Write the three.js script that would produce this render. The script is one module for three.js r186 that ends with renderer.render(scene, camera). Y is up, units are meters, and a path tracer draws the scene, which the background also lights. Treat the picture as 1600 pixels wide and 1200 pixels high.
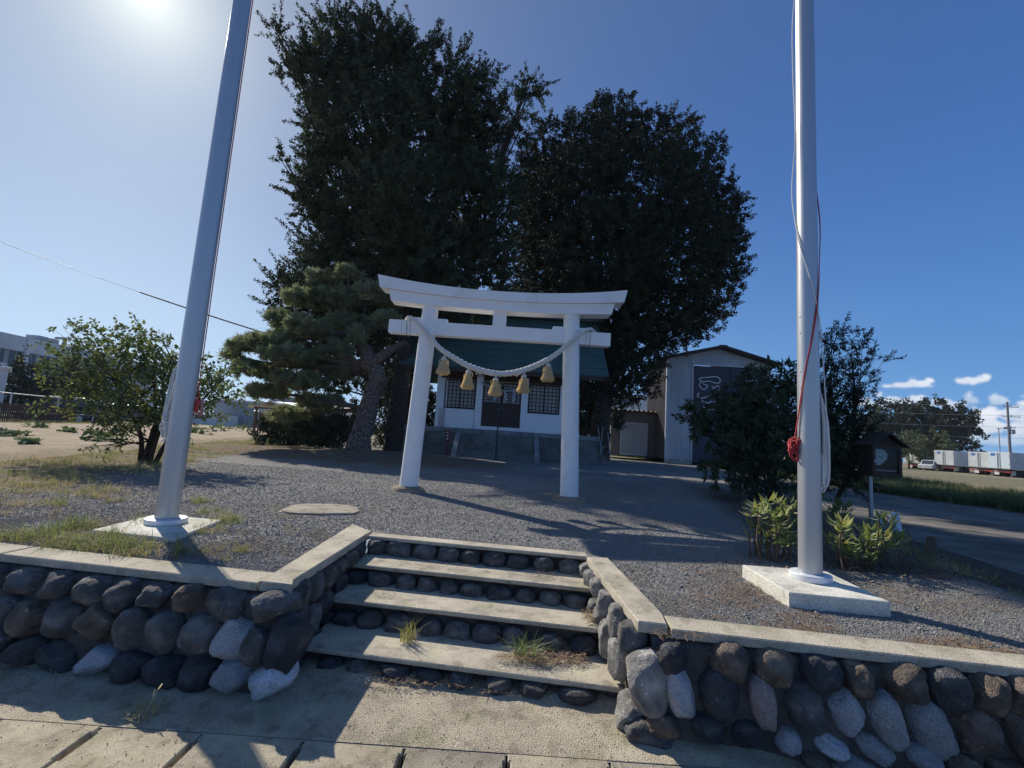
import * as THREE from 'three';
import { mergeGeometries, mergeVertices, toCreasedNormals } from 'three/addons/utils/BufferGeometryUtils.js';
import { RoundedBoxGeometry } from 'three/addons/geometries/RoundedBoxGeometry.js';
import { ImprovedNoise } from 'three/addons/math/ImprovedNoise.js';

// ------------------------------------------------------------------ camera, sky, sun, exposure
const scene = new THREE.Scene();
const FOCAL = 714, EYE = 0.98, YAW = 0.128, PITCH = Math.atan(82 / 714), ROLL = Math.atan2(399, 6202);
const camera = new THREE.PerspectiveCamera(2 * Math.atan(600 / FOCAL) * 180 / Math.PI, 4 / 3, 0.05, 3000);
camera.rotation.order = 'YXZ';
camera.position.set(0, EYE, 0);
camera.rotation.set(PITCH, YAW, ROLL);
scene.add(camera);
camera.updateMatrixWorld(true);

const renderer = new THREE.WebGLRenderer({ antialias: true });
renderer.toneMapping = THREE.LinearToneMapping;
renderer.toneMappingExposure = 1.1;
renderer.shadowMap.enabled = true;

const SUN = new THREE.Vector3((228 - 800) / FOCAL, 618 / FOCAL, -1).applyQuaternion(camera.quaternion).normalize();
const sun = new THREE.DirectionalLight(new THREE.Color(1, 0.93, 0.81), 4.7);
sun.position.copy(SUN).multiplyScalar(90);
sun.castShadow = true;
sun.shadow.mapSize.set(4096, 4096);
Object.assign(sun.shadow.camera, { left: -45, right: 45, top: 45, bottom: -45, near: 1, far: 250 });
sun.shadow.radius = 1;
scene.add(sun, sun.target);

// pixel of the 1600 x 1200 photograph -> direction / point at a distance along the viewing axis / point on a height
const CF = new THREE.Vector3(-Math.sin(YAW), 0, -Math.cos(YAW)), CRT = new THREE.Vector3(Math.cos(YAW), 0, -Math.sin(YAW));
function ray(u, v) { return new THREE.Vector3((u - 800) / FOCAL, -(v - 600) / FOCAL, -1).applyQuaternion(camera.quaternion); }
function at(u, v, d) { const r = ray(u, v); return r.multiplyScalar(d / r.dot(CF)).add(camera.position); }
function gnd(u, v, y = 0) { const r = ray(u, v); return r.multiplyScalar((y - EYE) / r.y).add(camera.position); }
function front(x, d, y = 0) { return new THREE.Vector3().addScaledVector(CRT, x).addScaledVector(CF, d).setY(y); }

// ------------------------------------------------------------------ random numbers and noise
function rng(seed) { let a = seed >>> 0; return () => { a = (a + 0x6d2b79f5) | 0; let t = Math.imul(a ^ (a >>> 15), 1 | a); t = (t + Math.imul(t ^ (t >>> 7), 61 | t)) ^ t; return ((t ^ (t >>> 14)) >>> 0) / 4294967296; }; }
const R0 = rng(77), rr = (a, b, r = R0) => a + (b - a) * r();
const perlin = new ImprovedNoise();
const n3 = (x, y, z) => perlin.noise(x, y, z);
const fbm = (x, y, z, o = 4) => { let s = 0, a = 0.5; for (let i = 0; i < o; i++) { s += a * perlin.noise(x, y, z + i * 7.3); x *= 2.03; y *= 2.03; z *= 2.03; a *= 0.5; } return s; };
const clamp = (v, a = 0, b = 1) => Math.min(b, Math.max(a, v));
const smooth = (a, b, v) => { const t = clamp((v - a) / (b - a)); return t * t * (3 - 2 * t); };
const lerp = (a, b, t) => a + (b - a) * t;
const HASH = new Float32Array(65536); { const r = rng(5); for (let i = 0; i < 65536; i++) HASH[i] = r(); }
function pnoise(x, y, p, s) {                                   // value noise that repeats every p cells
  const xi = Math.floor(x), yi = Math.floor(y), fx = x - xi, fy = y - yi, sx = fx * fx * (3 - 2 * fx), sy = fy * fy * (3 - 2 * fy);
  const h = (a, b) => HASH[(((((a % p) + p) % p) * 269 + (((b % p) + p) % p) * 1877 + s * 7919) & 65535)];
  return lerp(lerp(h(xi, yi), h(xi + 1, yi), sx), lerp(h(xi, yi + 1), h(xi + 1, yi + 1), sx), sy);
}
function pf(u, v, p, s, o = 4) { let r = 0, a = 0.5, t = 0; for (let i = 0; i < o; i++) { r += a * pnoise(u * p, v * p, p, s + i); t += a; p *= 2; a *= 0.5; } return r / t; }
function cells(u, v, p, s, py = p) {                                    // nearest and second nearest cell point, and the id of the cell
  const x = u * p, y = v * py, xi = Math.floor(x), yi = Math.floor(y); let d1 = 9, d2 = 9, id = 0;
  for (let j = -1; j <= 1; j++) for (let i = -1; i <= 1; i++) {
    const a = (((xi + i) % p) + p) % p, b = (((yi + j) % py) + py) % py, k = (a * 269 + b * 1877 + s * 7919) & 65535;
    const dx = xi + i + HASH[k] - x, dy = yi + j + HASH[(k + 3331) & 65535] - y, d = Math.hypot(dx, dy);
    if (d < d1) { d2 = d1; d1 = d; id = HASH[(k + 9973) & 65535]; } else if (d < d2) d2 = d;
  }
  return [d1, d2, id];
}
const toS = (v) => { v = clamp(v); return 255 * (v <= 0.0031308 ? 12.92 * v : 1.055 * Math.pow(v, 1 / 2.4) - 0.055); };
function tex(size, f, srgb = true, rep = 1) {                   // f(u, v) gives linear r, g, b
  const d = new Uint8Array(size * size * 4);
  for (let y = 0, o = 0; y < size; y++) for (let x = 0; x < size; x++, o += 4) {
    const c = f((x + 0.5) / size, (y + 0.5) / size);
    if (srgb) { d[o] = toS(c[0]); d[o + 1] = toS(c[1]); d[o + 2] = toS(c[2]); } else { d[o] = d[o + 1] = d[o + 2] = 255 * clamp(c); }
    d[o + 3] = 255;
  }
  const t = new THREE.DataTexture(d, size, size);
  t.wrapS = t.wrapT = THREE.RepeatWrapping; t.magFilter = THREE.LinearFilter; t.minFilter = THREE.LinearMipmapLinearFilter; t.generateMipmaps = true;
  if (srgb) t.colorSpace = THREE.SRGBColorSpace;
  t.repeat.set(rep, rep); t.needsUpdate = true;
  return t;
}

// ------------------------------------------------------------------ sky
function makeSky() {
  const W = 3072, H = 1536, data = new Float32Array(W * H * 4), d = new THREE.Vector3();
  // clouds: low cumulus; the ones in view get their places, the rest of the horizon is strewn in the same manner
  const cl = [];
  const put = (az, el, w, h, dens = 1) => cl.push([az, el, w, h, dens]);
  const seen = (u, v, wpx, hpx, dens) => { const r = ray(u, v).normalize(); put(Math.atan2(r.z, r.x), Math.asin(r.y), wpx / 900, hpx / 900, dens); };
  seen(1424, 602, 30, 10, 0.95); seen(1521, 596, 27, 9, 0.95); seen(1395, 632, 62, 14, 0.75); seen(1450, 632, 40, 13, 0.7); seen(1497, 634, 20, 7, 0.6); seen(1520, 628, 12, 6, 0.45);
  seen(1562, 628, 14, 12, 0.6); seen(1545, 668, 55, 26, 0.95); seen(1590, 655, 40, 24, 0.8); seen(1600, 672, 60, 22, 0.85); seen(1570, 690, 90, 12, 0.55); seen(1610, 640, 22, 12, 0.7); seen(1680, 650, 70, 30, 0.9);
  const r = rng(31);
  for (let i = 0; i < 70; i++) { const az = -0.15 + r() * 3.6; put(az, 0.03 + r() * r() * 0.16, 0.03 + r() * 0.08, 0.012 + r() * 0.026, 0.6 + r() * 0.35); }
  const glowC = [1.0, 0.98, 0.7];
  for (let j = 0, o = 0; j < H; j++) {
    const el = ((j + 0.5) / H - 0.5) * Math.PI, se = Math.sin(Math.max(el, 0)), ce = Math.cos(el);
    for (let i = 0; i < W; i++, o += 4) {
      const az = ((i + 0.5) / W - 0.5) * 2 * Math.PI;
      d.set(ce * Math.cos(az), Math.sin(el), ce * Math.sin(az));
      const g = Math.acos(clamp(d.dot(SUN), -1, 1)) * 180 / Math.PI, q = 1 - se;
      const glow = Math.exp(-g / 18) * (0.38 + 2.8 * q ** 4) + 0.6 * Math.exp(-g / 3.4);
      let c = [0.038 + 0.118 * q ** 4, 0.105 + 0.273 * q ** 3, 0.262 + 0.436 * q ** 1.7];
      for (let n = 0; n < 3; n++) c[n] += glow * glowC[n] * 1;
      if (el > 0 && el < 0.3) {
        let a = 0, lit = 0;
        for (const q2 of cl) {
          let da = az - q2[0]; if (da > Math.PI) da -= 2 * Math.PI; if (da < -Math.PI) da += 2 * Math.PI;
          if (Math.abs(da) > q2[2] * 2.2) continue;
          const de = el - q2[1]; if (Math.abs(de) > q2[3] * 2.4) continue;
          const nz = fbm(az * 48, el * 66, 3.1, 6), flat = de < 0 ? 2.3 : 1;
          const m = 1 - Math.hypot(da / q2[2], de * flat / q2[3]) + nz * 1.7;
          const al = smooth(0.05, 0.42, m) * q2[4];
          if (al > a) { a = al; lit = clamp(0.55 + 0.55 * de / q2[3] + 0.5 * fbm(az * 60, el * 90, 8, 3)); }
        }
        const cc = [lerp(0.47, 0.86, lit), lerp(0.56, 0.88, lit), lerp(0.68, 0.92, lit)];
        for (let n = 0; n < 3; n++) c[n] = lerp(c[n], cc[n], a * 0.95);
      }
      if (el <= 0) c = [0.26, 0.32, 0.36];
      data[o] = c[0]; data[o + 1] = c[1]; data[o + 2] = c[2]; data[o + 3] = 1;
    }
  }
  const t = new THREE.DataTexture(data, W, H, THREE.RGBAFormat, THREE.FloatType);
  t.mapping = THREE.EquirectangularReflectionMapping; t.magFilter = THREE.LinearFilter; t.needsUpdate = true;
  return t;
}
scene.background = makeSky();
scene.environment = scene.background;
scene.fog = new THREE.FogExp2(new THREE.Color().setRGB(0.8, 0.86, 0.95), 0.0003);

// ------------------------------------------------------------------ builders
const used = {};
function numbered(n) { const k = used[n] = (used[n] ?? -1) + 1; return k ? n + '_' + String(k).padStart(3, '0') : n; }
function tag(o, label, category, group, kind) {
  if (label) o.userData.label = label;
  if (category) o.userData.category = category;
  if (group) o.userData.group = group;
  if (kind) o.userData.kind = kind;
  return o;
}
function thing(name, label, category, p = new THREE.Vector3(), turn = 0, group) {
  const o = new THREE.Group(); o.name = numbered(name); o.position.copy(p); o.rotation.y = turn; scene.add(o);
  return tag(o, label, category, group);
}
function part(name, geo, mat, parent) { const m = new THREE.Mesh(geo, mat); m.name = name; parent.add(m); return m; }
function single(name, label, category, geo, mat, p, turn = 0, group) { const m = new THREE.Mesh(geo, mat); m.name = numbered(name); if (p) m.position.copy(p); m.rotation.y = turn; scene.add(m); return tag(m, label, category, group); }
function structure(name, geo, mat) { const m = new THREE.Mesh(geo, mat); m.name = name; m.userData.kind = 'structure'; scene.add(m); return m; }
const V = (x, y, z) => new THREE.Vector3(x, y, -z);                // z away from the camera side
const P3 = (x, y, z) => new THREE.Vector3(x, y, z);
function merge(list) {
  const g = list.map((q) => { let a = q.index ? q.toNonIndexed() : q; for (const k of Object.keys(a.attributes)) if (!['position', 'normal', 'uv'].includes(k)) a.deleteAttribute(k); if (!a.attributes.uv) a.setAttribute('uv', new THREE.BufferAttribute(new Float32Array(a.attributes.position.count * 2), 2)); if (!a.attributes.normal) a.computeVertexNormals(); return a; });
  return mergeGeometries(g);
}
function boxUV(geo, s = 1) {                                       // uv in metres from the side each face points to
  const g = geo.index ? geo.toNonIndexed() : geo, p = g.attributes.position, uv = new Float32Array(p.count * 2), a = P3(), b = P3(), c = P3();
  for (let i = 0; i < p.count; i += 3) {
    a.fromBufferAttribute(p, i); b.fromBufferAttribute(p, i + 1).sub(a); c.fromBufferAttribute(p, i + 2).sub(a); b.cross(c);
    const x = Math.abs(b.x), y = Math.abs(b.y), z = Math.abs(b.z);
    for (let k = 0; k < 3; k++) {
      const j = i + k, X = p.getX(j), Y = p.getY(j), Z = p.getZ(j);
      if (y >= x && y >= z) { uv[2 * j] = X * s; uv[2 * j + 1] = Z * s; } else if (x >= z) { uv[2 * j] = Z * s; uv[2 * j + 1] = Y * s; } else { uv[2 * j] = X * s; uv[2 * j + 1] = Y * s; }
    }
  }
  g.setAttribute('uv', new THREE.BufferAttribute(uv, 2));
  return g;
}
function box(w, h, d, x = 0, y = 0, z = 0) { return boxUV(new THREE.BoxGeometry(w, h, d).translate(x, y, z)); }
function rbox(w, h, d, x = 0, y = 0, z = 0, r = 0.01) { return boxUV(new RoundedBoxGeometry(w, h, d, 2, Math.min(r, w / 2.1, h / 2.1, d / 2.1)).translate(x, y, z)); }
function cyl(r0, r1, h, x = 0, y = 0, z = 0, n = 20) { return new THREE.CylinderGeometry(r1, r0, h, n).translate(x, y + h / 2, z); }
function tube(pts, r, n = 8, seg) { return new THREE.TubeGeometry(new THREE.CatmullRomCurve3(pts), seg ?? pts.length * 6, r, n, false); }
function bar(a, b, r, n = 6) { const d = b.clone().sub(a), g = new THREE.CylinderGeometry(r, r, d.length(), n); g.applyQuaternion(new THREE.Quaternion().setFromUnitVectors(P3(0, 1, 0), d.clone().normalize())); const m = a.clone().add(b).multiplyScalar(0.5); return g.translate(m.x, m.y, m.z); }
function limb(pts, radii, n = 9, seg = 14, rough = 0.12, seed = 1) {   // a tapered, knobbly tube for trunks and branches
  const c = new THREE.CatmullRomCurve3(pts), fr = c.computeFrenetFrames(seg, false), pos = [], uv = [], idx = [];
  for (let i = 0; i <= seg; i++) {
    const t = i / seg, p = c.getPoint(t), k = t * (radii.length - 1), a = Math.min(Math.floor(k), radii.length - 2), r = lerp(radii[a], radii[a + 1], k - a);
    for (let j = 0; j <= n; j++) {
      const th = (j % n) / n * Math.PI * 2, q = fr.normals[i].clone().multiplyScalar(Math.cos(th)).addScaledVector(fr.binormals[i], Math.sin(th));
      const w = r * (1 + rough * 2 * n3(p.x * 3 + q.x * 1.7 + seed, p.y * 3 + q.y * 1.7, p.z * 3 + q.z * 1.7));
      pos.push(p.x + q.x * w, p.y + q.y * w, p.z + q.z * w); uv.push(j / n * 2, t * c.getLength() / 0.6);
    }
  }
  for (let i = 0; i < seg; i++) for (let j = 0; j < n; j++) { const a = i * (n + 1) + j, b = a + n + 1; idx.push(a, a + 1, b, b, a + 1, b + 1); }
  const g = new THREE.BufferGeometry(); g.setAttribute('position', new THREE.Float32BufferAttribute(pos, 3)); g.setAttribute('uv', new THREE.Float32BufferAttribute(uv, 2)); g.setIndex(idx); g.computeVertexNormals();
  return g;
}
function prism(pts, y0, y1) {                                      // upright block over a ground outline given as [x, z away]
  const s = new THREE.Shape(pts.map((p) => new THREE.Vector2(p[0], p[1])));
  const g = new THREE.ExtrudeGeometry(s, { depth: y1 - y0 - 0.012, bevelEnabled: true, bevelThickness: 0.006, bevelSize: 0.006, bevelOffset: -0.006, bevelSegments: 1 });
  return boxUV(g.rotateX(-Math.PI / 2).translate(0, y0 + 0.006, 0));
}
function extrude(pts, depth, bevel = 0) {                          // outline in x, y, pulled along z, centred
  const g = new THREE.ExtrudeGeometry(new THREE.Shape(pts.map((p) => new THREE.Vector2(p[0], p[1]))), { depth: depth - 2 * bevel, bevelEnabled: bevel > 0, bevelThickness: bevel, bevelSize: bevel, bevelOffset: -bevel, bevelSegments: 2 });
  return boxUV(g.translate(0, 0, -depth / 2 + bevel));
}
function instances(name, geo, mat, list, parent) {                 // list of [Matrix4, Color]
  const m = new THREE.InstancedMesh(geo, mat, list.length); m.name = name;
  list.forEach((q, i) => { m.setMatrixAt(i, q[0]); if (q[1]) m.setColorAt(i, q[1]); });
  m.userData.kind = 'stuff'; parent.add(m); return m;
}
const M4 = (p, q, s) => new THREE.Matrix4().compose(p, q, typeof s === 'number' ? P3(s, s, s) : s);
const QUP = P3(0, 1, 0);
const qTo = (d, twist = 0) => new THREE.Quaternion().setFromUnitVectors(QUP, d).multiply(new THREE.Quaternion().setFromAxisAngle(QUP, twist));
function ball(r = R0) { const z = r() * 2 - 1, a = r() * Math.PI * 2, s = Math.sqrt(1 - z * z); return P3(s * Math.cos(a), z, s * Math.sin(a)); }

// ------------------------------------------------------------------ materials
const std = (o) => new THREE.MeshStandardMaterial(o), rgb = (r, g, b) => new THREE.Color().setRGB(r, g, b);
const T = {};
T.gravel = tex(1024, (u, v) => { const [d1, d2, id] = cells(u, v, 120, 1), e = smooth(0, 0.22, d2 - d1), f = pf(u, v, 6, 3); const k = (0.5 + 0.75 * id) * lerp(0.55, 1, e) * (0.86 + 0.3 * f); return [k * 0.78, k * 0.785, k * 0.8]; });
T.gravelB = tex(1024, (u, v) => { const [d1, d2, id] = cells(u, v, 120, 1); return smooth(0, 0.45, d2 - d1) * (0.4 + 0.6 * id); }, false);
T.grain = tex(512, (u, v) => { const k = 0.72 + 0.28 * pf(u, v, 8, 11, 5) * 1.2 + 0.22 * (pnoise(u * 220, v * 220, 220, 2) - 0.5); return [k, k, k]; });
T.conc = tex(1024, (u, v) => { const f = pf(u, v, 5, 21, 6), s = pnoise(u * 320, v * 320, 320, 4), p = pnoise(u * 190, v * 190, 190, 9); const st = smooth(0.56, 0.7, pf(u, v, 9, 25, 5)), ms = smooth(0.55, 0.75, pf(u, v, 6, 29, 6)); let k = 0.45 + 0.66 * f + 0.5 * (s - 0.5) - 0.2 * st; if (p > 0.86) k *= 0.6; if (s > 0.95) k *= 1.3; return [k * (1 - 0.1 * ms), k * (0.985 - 0.07 * ms), k * (0.95 - 0.16 * ms)]; });
T.concB = tex(1024, (u, v) => 0.4 * pnoise(u * 320, v * 320, 320, 4) + 0.35 * pnoise(u * 190, v * 190, 190, 9) + 0.25 * pf(u, v, 10, 23, 3), false);
T.granite = tex(512, (u, v) => { const a = pnoise(u * 90, v * 90, 90, 3), b = pnoise(u * 60, v * 60, 60, 8), f = pf(u, v, 4, 5, 5); let k = 0.62 + 0.5 * f * 0.8; if (a > 0.7) k *= 0.62; else if (b > 0.74) k *= 1.2; return [k, k, k * 1.02]; });
T.cobble = tex(512, (u, v) => { const f = pf(u, v, 5, 31, 6), g = pf(u, v, 14, 36, 4), [d1, , id] = cells(u, v, 9, 6); let k = 0.4 + 1.1 * f * f * 1.5 + 0.4 * (g - 0.5) + 0.18 * (pnoise(u * 120, v * 120, 120, 7) - 0.5); let c = [k, k * 0.985, k * 0.97]; const edge = 0.13 + 0.1 * id + 0.1 * (g - 0.5); if (id > 0.88 && d1 < edge * (0.3 + 7 * (id - 0.88)) + 0.22 * (pf(u, v, 30, 38, 3) - 0.5)) { const w = 1.6 + 0.5 * g; c = [w, w * 1.0, w * 0.93]; } return [c[0] * 0.62, c[1] * 0.62, c[2] * 0.62]; });
T.cobbleB = tex(512, (u, v) => 0.6 * pf(u, v, 12, 36, 5) + 0.4 * pnoise(u * 110, v * 110, 110, 2), false);
T.bark = tex(512, (u, v) => { const w = u + 0.14 * (pf(u, v, 6, 2, 5) - 0.5), [d1, d2, id] = cells(w, v + 0.1 * (pf(u, v, 7, 12, 4) - 0.5), 13, 9, 5), f = pf(u, v, 14, 4, 5), e = smooth(0.0, 0.3, d2 - d1 + 0.3 * (f - 0.5)); const k = lerp(0.22, 0.4 + 0.35 * id + 0.7 * f * f, e); return [k, k * 0.93, k * 0.87]; });
T.barkB = tex(512, (u, v) => { const w = u + 0.14 * (pf(u, v, 6, 2, 5) - 0.5), [d1, d2, id] = cells(w, v + 0.1 * (pf(u, v, 7, 12, 4) - 0.5), 13, 9, 5); return smooth(0, 0.45, d2 - d1) * (0.35 + 0.35 * id) + 0.3 * pf(u, v, 18, 4, 4); }, false);
T.paint = tex(512, (u, v) => { const f = pf(u, v, 4, 41, 5), s = pnoise(u * 140, v * 20, 20, 6); let k = 0.93 + 0.1 * f; const dirt = smooth(0.6, 0.82, pf(u, v, 7, 47, 5)) * 0.1 * (0.5 + s); return [k - dirt, k - dirt * 1.05, k - dirt * 1.25]; });
T.wood = tex(512, (u, v) => { const g = pnoise(u * 60, v * 3, 3, 2) * 0.5 + pf(u, v * 0.4, 16, 8, 4) * 0.5; const k = 0.5 + 0.7 * g; return [k, k * 0.94, k * 0.88]; });
T.sheet = tex(512, (u, v) => { const f = pf(u, v, 3, 71, 5), st = pf(u, v * 0.2, 10, 73, 4); const k = 0.72 + 0.25 * f + 0.22 * (st - 0.5); return [k, k, k]; });
const rep = (t, s) => { const c = t.clone(); c.repeat.set(s, s); c.needsUpdate = true; return c; };
const M = {
  conc: std({ color: rgb(0.62, 0.56, 0.45), map: rep(T.conc, 1.1), bumpMap: rep(T.concB, 1.1), bumpScale: 0.004, roughness: 0.95 }),
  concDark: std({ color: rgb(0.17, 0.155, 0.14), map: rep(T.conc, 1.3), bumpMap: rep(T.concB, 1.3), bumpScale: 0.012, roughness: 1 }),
  pale: std({ color: rgb(0.86, 0.84, 0.76), map: rep(T.conc, 0.9), bumpMap: rep(T.concB, 0.9), bumpScale: 0.003, roughness: 0.9 }),
  mossy: std({ color: rgb(0.22, 0.23, 0.22), map: rep(T.conc, 0.5), bumpMap: rep(T.concB, 0.5), bumpScale: 0.01, roughness: 1 }),
  white: std({ color: rgb(0.93, 0.925, 0.91), map: rep(T.paint, 0.8), roughness: 0.5 }),
  trailer: std({ color: rgb(0.62, 0.63, 0.64), map: rep(T.sheet, 0.5), roughness: 0.6 }),
  whiteFar: std({ color: rgb(0.78, 0.79, 0.8), map: rep(T.sheet, 0.12), roughness: 0.7 }),
  grey: std({ color: rgb(0.42, 0.45, 0.48), map: rep(T.sheet, 0.12), roughness: 0.7 }),
  alu: std({ color: rgb(0.54, 0.55, 0.565), roughness: 0.38, metalness: 0.62 }),
  steel: std({ color: rgb(0.45, 0.46, 0.47), roughness: 0.45, metalness: 0.8 }),
  collar: std({ color: rgb(0.72, 0.74, 0.77), roughness: 0.5, metalness: 0.25 }),
  rope: std({ color: rgb(0.8, 0.78, 0.73), map: rep(T.grain, 3), roughness: 0.95 }),
  cord: std({ color: rgb(0.78, 0.77, 0.74), roughness: 0.9 }),
  red: std({ color: rgb(0.5, 0.05, 0.055), roughness: 0.75 }),
  straw: new THREE.MeshPhysicalMaterial({ color: rgb(1.0, 0.87, 0.58), roughness: 0.95, transmission: 0.7, thickness: 0 }),
  bark: std({ color: rgb(0.29, 0.235, 0.2), map: T.bark, bumpMap: T.barkB, bumpScale: 0.03, roughness: 1 }),
  barkDark: std({ color: rgb(0.1, 0.085, 0.07), map: T.bark, bumpMap: T.barkB, bumpScale: 0.02, roughness: 1 }),
  darkWood: std({ color: rgb(0.075, 0.05, 0.038), map: rep(T.wood, 2), roughness: 0.75 }),
  brownWood: std({ color: rgb(0.16, 0.12, 0.09), map: rep(T.wood, 1.5), roughness: 0.85 }),
  copper: std({ color: rgb(0.085, 0.155, 0.135), map: rep(T.sheet, 0.5), roughness: 0.6 }),
  ridge: std({ color: rgb(0.06, 0.075, 0.075), map: rep(T.sheet, 0.5), roughness: 0.6 }),
  paper: std({ color: rgb(0.55, 0.53, 0.5), map: rep(T.paint, 1), roughness: 0.9 }),
  black: std({ color: rgb(0.015, 0.016, 0.02), roughness: 0.5 }),
  glass: std({ color: rgb(0.05, 0.065, 0.08), roughness: 0.08, metalness: 0.1 }),
  door: std({ color: rgb(0.035, 0.05, 0.085), map: rep(T.sheet, 0.4), roughness: 0.55 }),
  corr: std({ color: rgb(0.6, 0.63, 0.68), map: rep(T.sheet, 0.3), roughness: 0.5, metalness: 0.2 }),
  roof: std({ color: rgb(0.045, 0.03, 0.03), map: rep(T.sheet, 0.4), roughness: 0.6 }),
  beige: std({ color: rgb(0.22, 0.2, 0.175), map: rep(T.sheet, 0.3), roughness: 0.85 }),
  zinc: std({ color: rgb(0.5, 0.52, 0.54), map: rep(T.sheet, 0.5), roughness: 0.45, metalness: 0.4 }),
  rubber: std({ color: rgb(0.02, 0.02, 0.02), roughness: 0.9 }),
  leaf: (r, g, b, tr = 0, rough = 0.78) => tr ? new THREE.MeshPhysicalMaterial({ color: rgb(r, g, b), roughness: 0.9, transmission: tr, thickness: 0, side: THREE.DoubleSide }) : std({ color: rgb(r, g, b), roughness: rough, side: THREE.DoubleSide }),
};

// ------------------------------------------------------------------ ground
const pineAt = at(560, 705, 15.5);
const PX = pineAt.x, PZ = -pineAt.z;
function bank(x, z) { return x - (3.35 + 0.2 * (z - 4)); }
function groundY(x, z) {
  const m = 0.19 * Math.exp(-(((x - PX) / 4.5) ** 2 + ((z - PZ) / 3.2) ** 2));
  const drop = -0.42 * smooth(0, 1.5, bank(x, z)) * (1 - smooth(17, 34, z + (x - 8) * 0.35));
  return m + drop + (z > 3.4 ? 0.018 * fbm(x * 0.6, z * 0.6, 4, 3) : 0) - 0.006;
}
function fieldSide(x, z) { return (x + 9.5) * 0.924 + (z - 6.74) * 0.383; }
function axis(a, b, lo, hi, step, grow) {
  const v = []; for (let q = lo; q <= hi; q += step) v.push(q);
  for (let q = hi, s = step; q < b;) { s *= grow; q = Math.min(b, q + s); v.push(q); }
  for (let q = lo, s = step; q > a;) { s *= grow; q = Math.max(a, q - s); v.unshift(q); }
  return v;
}
const mixC = (a, b, t) => [lerp(a[0], b[0], t), lerp(a[1], b[1], t), lerp(a[2], b[2], t)];
function groundColour(x, z) {
  const a = fbm(x * 0.7, z * 0.7, 1.5, 4), b = fbm(x * 3.1, z * 3.1, 6.5, 4), c = fbm(x * 9, z * 9, 2.5, 3);
  let col = mixC([0.42, 0.405, 0.38], [0.58, 0.56, 0.52], clamp(0.5 + a * 1.8 + c * 0.8 + b * 0.6));
  const soil = [0.3, 0.235, 0.17], straw = [0.52, 0.42, 0.23], dark = [0.12, 0.095, 0.075], needle = [0.42, 0.27, 0.15];
  const s = fieldSide(x, z);
  col = mixC(col, mixC(soil, straw, clamp(0.55 + b * 1.6)), 1 - smooth(1.6, 3.0, s + b * 1.6 + a * 2));
  const pm = Math.hypot((x - PX) / 6, (z - PZ + 0.6) / 3.6);
  col = mixC(col, mixC(needle, soil, clamp(0.45 + b * 2)), 1 - smooth(0.65, 1.05, pm + b * 0.35));
  if (x < -2 && z < 4.6) col = mixC(col, soil, smooth(0.0, 0.25, b + 0.25 - (z - 3) * 0.22 - (x + 4.5) * 0.04));
  col = mixC(col, mixC(soil, straw, 0.4), 0.55 * smooth(0.16, 0.34, b + (x > 0.3 && z < 4.2 ? 0.1 : 0)));
  col = mixC(col, mixC(dark, soil, clamp(0.3 + b)), smooth(1.9, 2.7, x + 0.5 * b - 0.12 * (z - 5)) * smooth(4.3, 4.9, z + b * 0.5) * (1 - smooth(11, 15, z)));
  col = mixC(col, dark, smooth(0.1, 0.7, bank(x, z) + b * 0.4));
  const beyond = x - (12.4 + (21.5 - z) * 0.53);
  if (beyond > -0.6) col = mixC(col, mixC([0.10, 0.13, 0.05], [0.56, 0.44, 0.26], smooth(4, 7.5, beyond + a * 3)), smooth(-0.5, 0.2, beyond + b));
  if (z > 26) col = mixC(col, mixC([0.26, 0.27, 0.13], [0.5, 0.41, 0.25], clamp(0.5 + a * 1.5)), smooth(26, 33, z + a * 6));
  return col;
}
{
  const xs = axis(-900, 900, -7, 5.6, 0.075, 1.13), zs = axis(2.80, 1500, 2.80, 9.6, 0.075, 1.075), pos = [], col = [], uv = [], idx = [];
  for (const z of zs) for (const x of xs) { pos.push(x, groundY(x, z), -z); col.push(...groundColour(x, z)); uv.push(x / 1.25, z / 1.25); }
  const n = xs.length;
  for (let j = 0; j < zs.length - 1; j++) for (let i = 0; i < n - 1; i++) {
    const a = j * n + i, x = (xs[i] + xs[i + 1]) / 2, z = (zs[j] + zs[j + 1]) / 2;
    if (z < 4.13 && x > -1.66 - 0.11 * (z - 2.72) && x < 0.49 - 0.15 * (z - 2.75)) continue;   // the opening of the steps
    idx.push(a, a + 1, a + n, a + n, a + 1, a + n + 1);
  }
  const g = new THREE.BufferGeometry();
  g.setAttribute('position', new THREE.Float32BufferAttribute(pos, 3)); g.setAttribute('color', new THREE.Float32BufferAttribute(col, 3)); g.setAttribute('uv', new THREE.Float32BufferAttribute(uv, 2));
  g.setIndex(idx); g.computeVertexNormals();
  structure('ground', g, std({ vertexColors: true, map: T.gravel, bumpMap: T.gravelB, bumpScale: 0.012, roughness: 1 }));
}
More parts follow.
